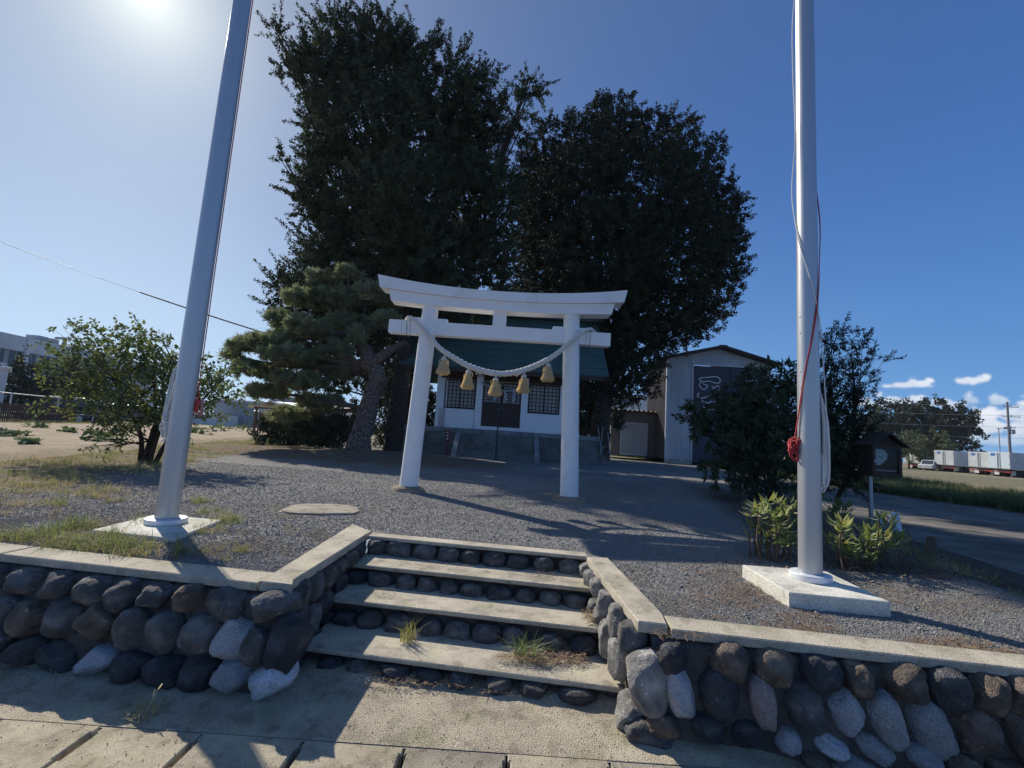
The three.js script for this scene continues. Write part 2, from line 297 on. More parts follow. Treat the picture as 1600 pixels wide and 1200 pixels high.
function draped(name, f, nu, nv, mat, lift, uvs = 1) {              // f(u, v) gives x, z, height above the ground, colour
  const pos = [], uv = [], idx = [], col = [];
  for (let j = 0; j <= nv; j++) for (let i = 0; i <= nu; i++) { const [x, z, h, c] = f(i / nu, j / nv); pos.push(x, groundY(x, z) + lift + (h || 0), -z); uv.push(x * uvs, z * uvs); col.push(...(c || [1, 1, 1])); }
  for (let j = 0; j < nv; j++) for (let i = 0; i < nu; i++) { const a = j * (nu + 1) + i, b = a + nu + 1; idx.push(a, a + 1, b, b, a + 1, b + 1); }
  const g = new THREE.BufferGeometry(); g.setAttribute('position', new THREE.Float32BufferAttribute(pos, 3)); g.setAttribute('uv', new THREE.Float32BufferAttribute(uv, 2)); g.setAttribute('color', new THREE.Float32BufferAttribute(col, 3)); g.setIndex(idx); g.computeVertexNormals();
  return structure(name, g, mat);
}
// the ploughed field beside the precinct, ridges along its edge
draped('field', (u, v) => {
  const w = -10.9 * u, l = -26 + 70 * v, x = -9.5 - 0.383 * l + 0.924 * w, z = 6.74 + 0.924 * l + 0.383 * w;
  const b = fbm(x * 1.3, z * 1.3, 9, 4), rid = Math.abs(Math.sin(w * 1.7 + b * 0.25)), edge = smooth(0, 0.04, u) * (1 - smooth(0.96, 1, u));
  const c = mixC([0.62, 0.5, 0.35], [0.46, 0.36, 0.25], clamp(0.5 + b * 1.4));
  return [x, z, (0.05 + 0.1 * Math.pow(rid, 0.6) + 0.03 * b) * edge - 0.03 * (1 - edge), c];
}, 110, 260, std({ vertexColors: true, map: rep(T.grain, 0.8), bumpMap: rep(T.concB, 0.6), bumpScale: 0.03, roughness: 1 }), 0.006);
// the lane on the right
draped('lane', (u, v) => {
  const z = -2 + 27 * v, xl = 5.0 + 0.12 * (z - 3) + (z > 12 ? 0.013 * (z - 12) ** 2 : 0) + 0.15 * fbm(z * 0.6, 3, 1), xr = 12 + (21.5 - z) * 0.53, x = lerp(xl, Math.max(xr, xl), u);
  const k = clamp(0.85 + 1.3 * fbm(x * 0.8, z * 0.5, 2, 5), 0.4, 1.5), e = smooth(0.05, 0, u) ; return [x, z, -0.05 * e, [k * 1.08, k, k * 0.9]];
}, 30, 60, std({ color: rgb(0.23, 0.23, 0.23), vertexColors: true, map: rep(T.conc, 0.7), bumpMap: rep(T.concB, 0.7), bumpScale: 0.012, roughness: 0.95 }), 0.008);

// ------------------------------------------------------------------ pavement in front of the wall
const paveY = (x) => -0.535 + 0.003 * x, slabZ = (x) => 2.413 + 0.118 * x;
function sheet(nx, nz, x0, x1, za, zb, lift, colour) {
  const pos = [], uv = [], idx = [], col = [];
  for (let j = 0; j <= nz; j++) for (let i = 0; i <= nx; i++) {
    const x = lerp(x0, x1, i / nx), z = lerp(za(x), zb(x), j / nz); pos.push(x, paveY(x) + lift(x, z), -z); uv.push(x, z); col.push(...colour(x, z));
  }
  for (let j = 0; j < nz; j++) for (let i = 0; i < nx; i++) { const a = j * (nx + 1) + i, b = a + nx + 1; idx.push(a, a + 1, b, b, a + 1, b + 1); }
  const g = new THREE.BufferGeometry(); g.setAttribute('position', new THREE.Float32BufferAttribute(pos, 3)); g.setAttribute('uv', new THREE.Float32BufferAttribute(uv, 2)); g.setAttribute('color', new THREE.Float32BufferAttribute(col, 3)); g.setIndex(idx); g.computeVertexNormals();
  return g;
}
const sandAt = (x, z) => {                                         // blown sand lying against the bottom step and the foot of the wall
  const b = fbm(x * 4, z * 4, 1, 4), zf = x > -1.6 && x < 0.5 ? 2.98 : 2.66;
  return smooth(-0.02, 0.12, z - zf + 0.13 + b * 0.24);
};
const paveMat = std({ vertexColors: true, map: rep(T.conc, 1.2), bumpMap: rep(T.concB, 1.2), bumpScale: 0.012, roughness: 1 });
const pavement = structure('pavement', sheet(260, 40, -13, 13, (x) => slabZ(x) - 0.003, () => 3.2, (x, z) => 0.03 * sandAt(x, z) * (0.6 + fbm(x * 3, z * 3, 5, 3)), (x, z) => {
  const a = fbm(x * 1.5, z * 1.5, 3, 4), c = mixC([0.7, 0.615, 0.47], [0.55, 0.485, 0.375], clamp(0.5 + a * 1.3));
  return mixC(c, [0.66, 0.56, 0.4], 0.85 * sandAt(x, z));
}), paveMat);
{
  const notch = 0.012, w = 0.483 / 2, d = 0.362, slab = [[-w, 0], [w, 0], [w, 0.13], [w - notch, 0.13], [w - notch, 0.31], [w, 0.31], [w, d], [-w, d], [-w, 0.31], [-w + notch, 0.31], [-w + notch, 0.13], [-w, 0.13]];
  const geos = [0, 1, 2].map((k) => { const g = prism(slab, -0.13, 0); const uv = g.attributes.uv; for (let i = 0; i < uv.count; i++) uv.setXY(i, uv.getX(i) + k * 0.37, uv.getY(i) + k * 0.21); return g; });
  const mats = [[0.62, 0.54, 0.4], [0.56, 0.49, 0.37], [0.44, 0.395, 0.315]].map((c) => std({ color: rgb(...c), map: rep(T.conc, 1.6), bumpMap: rep(T.concB, 1.6), bumpScale: 0.005, roughness: 1 }));
  const r = rng(8);
  for (let k = -12; k < 14; k++) {
    const x = 0.315 - 0.489 * (k + 0.5), m = part(k === -12 ? 'paving_slab' : 'paving_slab_' + String(k + 12).padStart(3, '0'), geos[(k + 30) % 3], mats[k < 3 ? 1 + ((k + 30) % 2) : (r() * 2) | 0], pavement);
    m.position.set(x, paveY(x) + rr(-0.004, 0.003, r), -(slabZ(x) - d - 0.005)); m.rotation.set(0, Math.atan(0.118), Math.atan(0.003));
  }
  const jm = std({ color: rgb(0.6, 0.55, 0.46), map: rep(T.conc, 1.6), roughness: 1 });
  for (let k = -12; k < 14; k++) { const x = 0.315 - 0.489 * k; for (const [a, l] of [[0.065, 0.12], [0.336, 0.05]]) { const m = part('joint_mortar', box(0.008, 0.1, l), jm, pavement); m.position.set(x - 0.118 * (0.362 - a) * -1, paveY(x) - 0.053, -(slabZ(x) - d - 0.005 + a)); m.rotation.y = Math.atan(0.118); } }
  part('joint_mortar', (() => { const g = sheet(60, 1, -6, 6, (x) => slabZ(x) - 0.012, (x) => slabZ(x) + 0.003, () => -0.004, () => [1, 1, 1]); return g; })(), jm, pavement);
  structure('gutter_bed', merge([box(26, 0.05, 3.4, 0, -1.0, -2.35)]), M.concDark);
  structure('street', sheet(30, 8, -200, 200, () => -120, (x) => 2.413 + 0.118 * x - 0.372, () => -0.004, () => [1, 1, 1]), std({ color: rgb(0.16, 0.155, 0.15), map: rep(T.conc, 0.8), roughness: 1 }));
}

// ------------------------------------------------------------------ boulder walls and steps
function stoneGeo(seed, flat) {
  let g = new THREE.IcosahedronGeometry(1, 9); g.deleteAttribute('uv'); g.deleteAttribute('normal'); g = mergeVertices(g, 1e-4);
  const p = g.attributes.position, r = rng(seed), q = 2.3 + r() * 0.9, cuts = [];
  for (let i = 0; i < flat; i++) cuts.push([ball(r), 0.78 + r() * 0.16]);
  for (let i = 0; i < p.count; i++) {
    const v = P3().fromBufferAttribute(p, i), k = Math.pow(Math.abs(v.x) ** q + Math.abs(v.y) ** q + Math.abs(v.z) ** q, -1 / q);
    v.multiplyScalar(k * (1 + 0.2 * n3(v.x * 0.9 + seed, v.y * 0.9, v.z * 0.9) + 0.11 * n3(v.x * 2.1, v.y * 2.1 + seed, v.z * 2.1) + 0.045 * n3(v.x * 5, v.y * 5 + seed, v.z * 5) + 0.022 * n3(v.x * 13, v.y * 13 + seed, v.z * 13)));
    for (const [c, d] of cuts) { const e = v.dot(c) - d; if (e > 0) v.addScaledVector(c, -e * 0.85); }
    p.setXYZ(i, v.x, v.y, v.z);
  }
  g.computeVertexNormals();
  g = boxUV(g, 0.3); const uv = g.attributes.uv; for (let i = 0; i < uv.count; i++) uv.setXY(i, uv.getX(i) + seed * 0.37, uv.getY(i) + seed * 0.61);
  return g;
}
const STONES = Array.from({ length: 10 }, (_, i) => stoneGeo(i * 3 + 2, i < 7 ? 3 : 5));
const stoneMat = (c, map, rough = 0.9) => std({ color: rgb(...c), map, bumpMap: T.cobbleB, bumpScale: 0.014, roughness: rough });
const SM = {
  d: [stoneMat([0.26, 0.255, 0.25], T.cobble), stoneMat([0.19, 0.185, 0.185], T.cobble), stoneMat([0.31, 0.3, 0.285], T.cobble), stoneMat([0.24, 0.22, 0.2], T.cobble)],
  b: [stoneMat([0.34, 0.27, 0.205], T.cobble), stoneMat([0.29, 0.225, 0.18], T.cobble)],
  k: [stoneMat([0.13, 0.13, 0.14], T.cobble)],
  p: [stoneMat([0.46, 0.37, 0.34], T.granite)],
  m: [stoneMat([0.5, 0.5, 0.49], T.granite), stoneMat([0.42, 0.42, 0.425], T.granite)],
  g: [stoneMat([0.56, 0.57, 0.59], T.granite)],
  c: [stoneMat([0.62, 0.6, 0.56], T.cobble), stoneMat([0.5, 0.49, 0.47], T.cobble), stoneMat([0.55, 0.53, 0.5], T.cobble)],
  w: [stoneMat([0.78, 0.79, 0.82], T.granite)],
};
let stoneCount = 0;
function stone(parent, x, y, z, rx, ry, rz, tilt, code, turn = 0) {
  const k = stoneCount++, r = rng(k * 131 + 7), m = part('stone', STONES[code === 'w' || code === 'g' || code === 'p' ? 7 + (k % 3) : k % 7], SM[code][(r() * SM[code].length) | 0], parent);
  m.name = 'stone' + (k ? '_' + String(k).padStart(3, '0') : '');
  m.position.set(x, y, -z); m.scale.set(rx, ry, rz); m.rotation.set(rr(-0.12, 0.12, r), turn + rr(-0.2, 0.2, r) + (r() < 0.5 ? Math.PI : 0), -tilt * Math.PI / 180, 'ZXY');
  return m;
}
// x along the wall, height of the centre, half width, half height, tilt, kind of stone
const LEFT = '-3.65 -0.12 .075 .08 0 d;-3.43 -0.12 .122 .09 0 d;-3.18 -0.13 .1 .1 0 d;-2.93 -0.13 .122 .102 0 d;-2.71 -0.13 .105 .103 0 d;-2.48 -0.12 .106 .093 0 d;-2.25 -0.11 .104 .092 0 b;-2 -0.12 .13 .106 0 d;-1.72 -0.11 .155 .1 -15 d;-3.53 -0.33 .116 .095 10 d;-3.35 -0.36 .13 .123 0 b;-3.1 -0.33 .14 .117 0 d;-2.85 -0.34 .135 .132 20 b;-2.6 -0.34 .12 .142 0 d;-2.39 -0.33 .125 .13 10 d;-2.16 -0.33 .126 .123 0 d;-1.94 -0.33 .128 .136 25 m;-1.76 -0.35 .114 .118 0 d;-1.6 -0.32 .12 .17 5 k;-3.53 -0.52 .1 .09 0 d;-3.33 -0.56 .165 .085 -20 d;-3.1 -0.57 .128 .107 0 k;-2.83 -0.55 .155 .085 -25 g;-2.58 -0.57 .14 .092 0 k;-2.36 -0.56 .14 .098 0 k;-2.12 -0.54 .13 .112 0 k;-1.9 -0.53 .108 .112 10 m;-1.68 -0.53 .14 .108 -20 w;-3.7 -0.61 .1 .08 0 d';
const RIGHT = '.62 -.13 .1 .1 0 k;.92 -.115 .1 .108 0 b;1.14 -.12 .1 .107 0 b;1.36 -.12 .102 .106 0 k;1.56 -.12 .085 .1 0 b;1.76 -.115 .11 .105 0 b;1.97 -.12 .098 .115 0 d;2.15 -.11 .086 .107 0 b;2.3 -.11 .075 .105 0 b;.66 -.31 .085 .155 -22 g;.87 -.3 .119 .135 -5 k;1.08 -.31 .08 .134 -18 p;1.28 -.31 .106 .13 -8 d;1.49 -.3 .089 .131 -24 g;1.68 -.32 .09 .145 -24 m;1.87 -.33 .092 .144 -24 m;2.08 -.32 .12 .126 0 b;2.28 -.32 .085 .135 -10 b;.57 -.49 .087 .075 0 b;.8 -.46 .104 .075 0 k;.99 -.47 .072 .07 0 k;1.2 -.47 .067 .064 0 g;1.41 -.47 .096 .062 30 w;1.61 -.46 .097 .058 32 m;1.82 -.47 .108 .06 25 m;2.02 -.48 .115 .064 0 b;1.32 -.56 .088 .058 20 b;2.2 -.47 .1 .065 0 b;1.53 -.55 .094 .052 10 m';
const lay = (text) => text.split(';').map((q) => { const a = q.split(' '); return [...a.slice(0, 5).map(Number), a[5]]; });
const mortar = (outline, y0, y1) => prism(outline, y0, y1);
const xL = (z) => -1.60 - 0.11 * (z - 2.72), xR = (z) => 0.40 - 0.15 * (z - 2.75);
const bed = (x0, x1, zt, zb, s) => { const nx = 220, ny = 22, pos = [], uv = [], idx = []; for (let j = 0; j <= ny; j++) for (let i = 0; i <= nx; i++) { const x = lerp(x0, x1, i / nx), t = j / ny, y = lerp(-0.04, -0.62, t), z = lerp(zt, zb, t) - 0.05 * fbm(x * 5, y * 5, s, 4) + (j === 0 ? 0.06 : 0); pos.push(x, y, -z); uv.push(x, y); } for (let j = 0; j < ny; j++) for (let i = 0; i < nx; i++) { const a = j * (nx + 1) + i, b = a + nx + 1; idx.push(a, b, a + 1, b, b + 1, a + 1); } const g = new THREE.BufferGeometry(); g.setAttribute('position', new THREE.Float32BufferAttribute(pos, 3)); g.setAttribute('uv', new THREE.Float32BufferAttribute(uv, 2)); g.setIndex(idx); g.computeVertexNormals(); return g; };
const cope = (list, y = 0.014, t = 0.05) => prism(list, y - t, y);

const wallL = thing('boulder_wall', 'low retaining wall of dark round boulders left of the steps, grass on its coping', 'wall');
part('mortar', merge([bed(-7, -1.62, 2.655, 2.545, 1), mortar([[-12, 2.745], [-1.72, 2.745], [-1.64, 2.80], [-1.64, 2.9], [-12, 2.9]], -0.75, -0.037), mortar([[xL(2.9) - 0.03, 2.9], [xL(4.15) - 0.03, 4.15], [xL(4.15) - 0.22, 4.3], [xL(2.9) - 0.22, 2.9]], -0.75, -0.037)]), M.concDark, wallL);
part('coping', cope([[-12, 2.655], [-3.62, 2.655], [-3.62, 2.865], [-12, 2.865]]), M.conc, wallL);
part('coping', cope([[-3.61, 2.657], [-1.80, 2.66], [-1.80, 2.868], [-3.61, 2.866]]), M.conc, wallL);
part('cheek_coping', cope([[-1.575, 2.66], [-1.62, 2.74], [-1.755, 4.06], [-1.76, 4.19], [-2.06, 4.42], [-1.82, 2.87], [-1.79, 2.66]], 0.026, 0.06), M.conc, wallL);
for (const [x, y, rx, ry, t, c] of lay(LEFT)) { const z = 2.672 - 0.09 * clamp((-y - 0.12) / 0.45), k = (z - 0.03) / 2.7; stone(wallL, x * k, EYE - (EYE - y) * k - (y > -0.2 ? 0.024 : 0.008), z, rx * 0.9 * k, ry * (y > -0.2 ? 0.88 : 0.9) * k, 0.125, t, c); }
for (const [z, y, rz, ry, c] of [[2.86, -0.14, 0.1, 0.12, 'd'], [3.06, -0.12, 0.09, 0.09, 'd'], [3.26, -0.11, 0.1, 0.08, 'd'], [3.47, -0.1, 0.1, 0.075, 'd'], [3.68, -0.09, 0.1, 0.07, 'd'], [3.9, -0.08, 0.1, 0.06, 'k'], [3.02, -0.32, 0.1, 0.1, 'd'], [3.24, -0.28, 0.11, 0.09, 'k'], [2.88, -0.42, 0.1, 0.12, 'k'], [2.92, -0.58, 0.09, 0.09, 'k'], [3.1, -0.47, 0.09, 0.08, 'k'], [3.5, -0.22, 0.1, 0.06, 'k']]) stone(wallL, xL(z) - 0.02, y, z, 0.06, ry, rz, 0, c);
const wallR = thing('boulder_wall', 'low retaining wall of tilted boulders right of the steps below the pole with the red knot', 'wall');
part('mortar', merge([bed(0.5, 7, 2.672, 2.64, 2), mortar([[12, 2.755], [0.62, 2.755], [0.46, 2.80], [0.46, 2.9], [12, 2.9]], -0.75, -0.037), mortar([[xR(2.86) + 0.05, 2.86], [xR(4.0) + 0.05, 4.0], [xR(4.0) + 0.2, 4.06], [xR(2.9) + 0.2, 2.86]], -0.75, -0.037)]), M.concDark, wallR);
part('coping', cope([[0.6, 2.672], [3.4, 2.672], [3.4, 2.868], [0.6, 2.866]]), M.conc, wallR);
part('coping', cope([[3.41, 2.672], [12, 2.67], [12, 2.865], [3.41, 2.868]]), M.conc, wallR);
part('cheek_coping', cope([[0.43, 2.70], [0.205, 4.0], [0.38, 4.05], [0.59, 2.86], [0.585, 2.70]], 0.026, 0.06), M.conc, wallR);
for (const [x, y, rx, ry, t, c] of lay(RIGHT)) { const k = 0.972; stone(wallR, x * k, EYE - (EYE - y) * k - (y > -0.2 ? 0.026 : 0.008), 2.69, rx * 0.92 * k, ry * (y > -0.2 ? 0.86 : 0.93) * k, 0.12, t, c); }
const CHEEK = '1.24 -.08 .05 .062 0 c;1.04 -.1 .06 .085 8 c;.82 -.085 .055 .075 12 c;.57 -.1 .06 .088 10 c;.27 -.11 .065 .102 12 c;.88 -.23 .045 .05 0 c;.72 -.26 .055 .085 5 c;.47 -.29 .07 .125 0 c;.2 -.29 .06 .125 5 c;.04 -.1 .06 .08 0 d;.5 -.5 .05 .065 0 p;-.07 -.27 .075 .16 -14 c;.3 -.53 .07 .085 10 d;.02 -.48 .08 .085 8 c;-.1 -.52 .06 .07 0 d';
for (const [s, y, rs, ry, t, c] of lay(CHEEK)) stone(wallR, 0.415 - 0.148 * s + (s < 0 ? 0.06 : 0), y, 2.75 + 0.989 * s, s < 0.02 ? 0.115 : 0.08, ry, rs * 1.3, t * 0.4, c);
{ // the walls run on beyond the frame
  const r = rng(3);
  for (const [w, x0, x1] of [[wallL, -6.5, -3.85], [wallR, 2.5, 5.2]]) for (let row = 0; row < 3; row++) for (let x = x0 + row * 0.1; x < x1; x += 0.24) stone(w, x, -0.13 - row * 0.2, 2.72, 0.11 + r() * 0.02, 0.1, 0.11, rr(-20, 10, r), r() < 0.7 ? 'd' : 'b');
}
const steps = thing('stone_steps', 'four shallow concrete steps with round cobbles set in their risers', 'steps');
const ST = [[4.05, 0.016, 4.2], [3.69, -0.13, 4.16], [3.31, -0.27, 3.8], [2.91, -0.43, 3.42]];
const ROWS = ['-1.64 -.08 .095 .08 0 d;-1.44 -.08 .112 .08 0 d;-1.2 -.08 .102 .076 0 d;-.99 -.08 .1 .078 0 d;-.79 -.08 .085 .072 0 d;-.58 -.09 .104 .08 0 d;-.37 -.09 .094 .077 0 d;-.15 -.09 .09 .077 0 d;.07 -.09 .092 .076 0 d',
  '-1.46 -.25 .11 .085 0 d;-1.23 -.25 .079 .085 0 d;-1.05 -.25 .081 .082 0 d;-.87 -.26 .077 .083 0 d;-.69 -.26 .087 .078 0 d;-.48 -.26 .102 .083 0 d;-.27 -.25 .074 .074 0 d;-.08 -.25 .076 .07 0 d;.12 -.25 .09 .066 0 d;-1.66 -.25 .087 .077 0 k',
  '-1.35 -.42 .089 .081 0 d;-1.13 -.42 .098 .085 0 d;-.9 -.42 .079 .079 0 d;-.7 -.42 .088 .079 0 d;-.5 -.42 .096 .087 0 d;-.3 -.42 .084 .086 0 d;-.03 -.42 .09 .076 0 d;.17 -.42 .092 .078 0 k;-1.53 -.43 .083 .075 0 k;-1.67 -.43 .06 .063 0 k',
  '-1.23 -.565 .064 .055 0 d;-1 -.56 .099 .05 0 k;-.78 -.56 .085 .05 0 k;-.57 -.55 .069 .045 0 d;-.34 -.55 .082 .05 0 d;-.13 -.545 .086 .046 0 d;.13 -.545 .116 .045 0 d;-1.42 -.57 .077 .05 0 k'];
ST.forEach(([z, y, back], i) => {
  part('tread', prism([[xL(z) + 0.01, z], [xR(z) + 0.02, z], [xR(back) + 0.02, back], [xL(back) + 0.01, back]], y - 0.03, y), M.conc, steps);
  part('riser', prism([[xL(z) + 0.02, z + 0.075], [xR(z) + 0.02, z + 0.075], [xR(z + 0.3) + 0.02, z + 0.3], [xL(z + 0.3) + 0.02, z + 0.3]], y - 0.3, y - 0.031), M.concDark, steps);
  for (const [x, sy, rx, ry, t, c] of lay(ROWS[i])) stone(steps, x, sy - 0.008 + [0, 0, 0.012, 0.045][i], z + 0.03, rx, ry * 0.98, 0.088, t, c);
});

// ------------------------------------------------------------------ torii gate with its rope and tassels
const TORII = V(-1.24, 0, 7.56);
const torii = thing('torii_gate', 'white wooden torii gate with curved top beam standing on the gravel', 'gate', TORII, YAW);
function beam(L, yB, yT, depth, slant, x0 = 0) {                   // a curved beam, ends leaning outwards by slant
  const n = 40, pos = [], idx = [], d = depth / 2;
  const ring = (x) => { const t = x / L, b = yB(x), tp = yT(x), xb = x - t * slant; return [[xb, b, d], [x, tp, d], [x, tp, -d], [xb, b, -d]]; };
  const quad = (a, b, c, e) => { const k = pos.length / 3; pos.push(...a, ...b, ...c, ...e); idx.push(k, k + 1, k + 2, k, k + 2, k + 3); };
  for (let i = 0; i < n; i++) {
    const A = ring(-L + 2 * L * i / n), B = ring(-L + 2 * L * (i + 1) / n);
    quad(A[0], B[0], B[1], A[1]); quad(A[1], B[1], B[2], A[2]); quad(B[3], A[3], A[2], B[2]); quad(A[3], B[3], B[0], A[0]);
    if (i === 0) quad(A[0], A[1], A[2], A[3]);
    if (i === n - 1) quad(B[3], B[2], B[1], B[0]);
  }
  const g = new THREE.BufferGeometry(); g.setAttribute('position', new THREE.Float32BufferAttribute(pos, 3)); g.setIndex(idx); g.computeVertexNormals();
  return boxUV(toCreasedNormals(g, 0.5));
}
const up = (k) => (x) => k * Math.pow(Math.abs(x) / 2.1, 2.1);
for (const s of [-1, 1]) {
  const g = new THREE.CylinderGeometry(0.136, 0.15, 3.12, 40, 1).translate(0, 1.56, 0);
  g.applyMatrix4(new THREE.Matrix4().makeShear(0, 0, -s * 0.036, 0, 0, 0)); g.translate(s * 1.322, 0.02, 0);
  const gp = g.attributes.uv; for (let i = 0; i < gp.count; i++) gp.setXY(i, gp.getX(i) * 0.9 + s, gp.getY(i) * 3);
  part('pillar', g, M.white, torii);
  const b = new THREE.LatheGeometry([[0, 0.075], [0.17, 0.075], [0.23, 0.06], [0.265, 0.03], [0.285, -0.03]].map((p) => new THREE.Vector2(p[0], p[1])), 32).translate(s * 1.322, 0, 0);
  const bp = b.attributes.position; for (let i = 0; i < bp.count; i++) { const k = 1 + 0.1 * n3(bp.getX(i) * 5, bp.getY(i) * 5, bp.getZ(i) * 5); bp.setXYZ(i, s * 1.322 + (bp.getX(i) - s * 1.322) * k, bp.getY(i), bp.getZ(i) * k); }
  part('footing', boxUV(b), std({ color: rgb(0.45, 0.37, 0.27), map: rep(T.conc, 1.2), bumpMap: rep(T.concB, 1.2), bumpScale: 0.01, roughness: 1 }), torii);
  part('wedge', rbox(0.6, 0.068, 0.1, s * 1.2, 2.856, 0, 0.006), M.white, torii);
}
part('top_beam', beam(2.115, (x) => 3.238 + up(0.105)(x), (x) => 3.395 + up(0.16)(x), 0.37, 0.05), M.white, torii);
part('under_beam', beam(1.915, (x) => 3.07 + up(0.075)(x), (x) => 3.236 + up(0.105)(x), 0.3, 0.05), M.white, torii);
part('tie_beam', merge([rbox(0.22, 0.226, 0.17, -1.77, 2.709, 0, 0.006), rbox(3.535, 0.226, 0.17, 0.112, 2.709, 0, 0.006)]), M.white, torii);
part('strut', rbox(0.225, 0.28, 0.2, -0.015, 2.952, 0, 0.006), M.white, torii);

const ropeLine = [[-1.62, 2.852, -0.03], [-1.55, 2.875, 0.08], [-1.40, 2.79, 0.19], [-1.18, 2.57, 0.20], [-0.965, 2.355, 0.19], [-0.714, 2.208, 0.18], [-0.455, 2.088, 0.18], [-0.18, 2.016, 0.18], [0.072, 1.995, 0.18], [0.361, 2.051, 0.18], [0.678, 2.192, 0.18], [0.941, 2.364, 0.19], [1.17, 2.58, 0.2], [1.37, 2.77, 0.19], [1.53, 2.87, 0.08], [1.62, 2.845, -0.03]].map((p) => P3(...p));
const ropeCurve = new THREE.CatmullRomCurve3(ropeLine);
{
  const rope = thing('twisted_rope', 'thick twisted pale rope slung between the gate pillars', 'rope', TORII, YAW);
  const N = 400, fr = ropeCurve.computeFrenetFrames(N), len = ropeCurve.getLength();
  for (let s = 0; s < 3; s++) {
    const pts = [];
    for (let i = 0; i <= N; i++) {
      const t = i / N, p = ropeCurve.getPointAt(t), tan = ropeCurve.getTangentAt(t), nrm = P3(0, 0, 1).addScaledVector(tan, -tan.z).normalize(), bn = tan.clone().cross(nrm);
      const fat = lerp(0.55, 1, Math.sin(Math.PI * t) ** 0.8), a = t * len / 0.24 * Math.PI * 2 + s * Math.PI * 2 / 3;
      pts.push(p.addScaledVector(nrm, 0.024 * fat * Math.cos(a)).addScaledVector(bn, 0.024 * fat * Math.sin(a)));
    }
    const c = new THREE.CatmullRomCurve3(pts), g = new THREE.TubeGeometry(c, N, 0.027, 8, false), p = g.attributes.position;
    for (let i = 0; i <= N; i++) { const k = lerp(0.6, 1, Math.sin(Math.PI * i / N) ** 0.8), q = pts[i]; for (let j = 0; j <= 8; j++) { const n = i * 9 + j, w = k * (1 + 0.12 * n3(i * 0.4, j, s)); p.setXYZ(n, q.x + (p.getX(n) - q.x) * w, q.y + (p.getY(n) - q.y) * w, q.z + (p.getZ(n) - q.z) * w); } }
    const uv = g.attributes.uv; for (let i = 0; i < uv.count; i++) uv.setXY(i, uv.getX(i) * 12, uv.getY(i) * 0.4 + s);
    part('strand', g, M.rope, rope);
  }
  const r = rng(4), fz = [];
  for (let i = 0; i < 60; i++) { const t = i < 22 ? rr(0.42, 0.62, r) : r(), p = ropeCurve.getPointAt(t).add(ball(r).multiplyScalar(0.04)), d = ball(r).multiplyScalar(rr(0.02, 0.06, r)); d.y = -Math.abs(d.y) * 0.8; fz.push(tube([p, p.clone().addScaledVector(d, 0.5).add(ball(r).multiplyScalar(0.008)), p.clone().add(d)], 0.0025, 4, 4)); }
  for (const [t, n] of [[0.43, 14], [0.585, 18]]) for (let i = 0; i < n; i++) { const p = ropeCurve.getPointAt(t).add(P3(rr(-0.02, 0.02, r), -0.035, rr(-0.02, 0.02, r))), d = P3(rr(-0.05, 0.05, r), rr(-0.05, 0, r), rr(-0.02, 0.03, r)); fz.push(tube([p, p.clone().addScaledVector(d, 0.6), p.clone().add(d)], 0.005, 4, 4)); }
  part('frayed_fibre', merge(fz), M.cord, rope);
  for (const s of [-1, 1]) {                                     // thin cords that tie the rope ends to the beam
    const q = []; for (let k = 0; k < 3; k++) { const x = s * (1.50 + k * 0.06) - 0.02, e = 0.092; q.push(tube([P3(x, 2.83, e), P3(x - 0.01 * s, 2.7, e), P3(x - 0.02 * s, 2.59, e), P3(x - 0.02 * s, 2.585, 0), P3(x - 0.01 * s, 2.7, -e), P3(x, 2.87, -e * 0.5), P3(x, 2.875, e * 0.7), P3(x, 2.83, e)], k === 1 ? 0.004 : 0.0025, 5, 40)); }
    q.slice(0, 2).forEach((g) => part('tie_cord', g, M.brownWood, rope));
  }
}
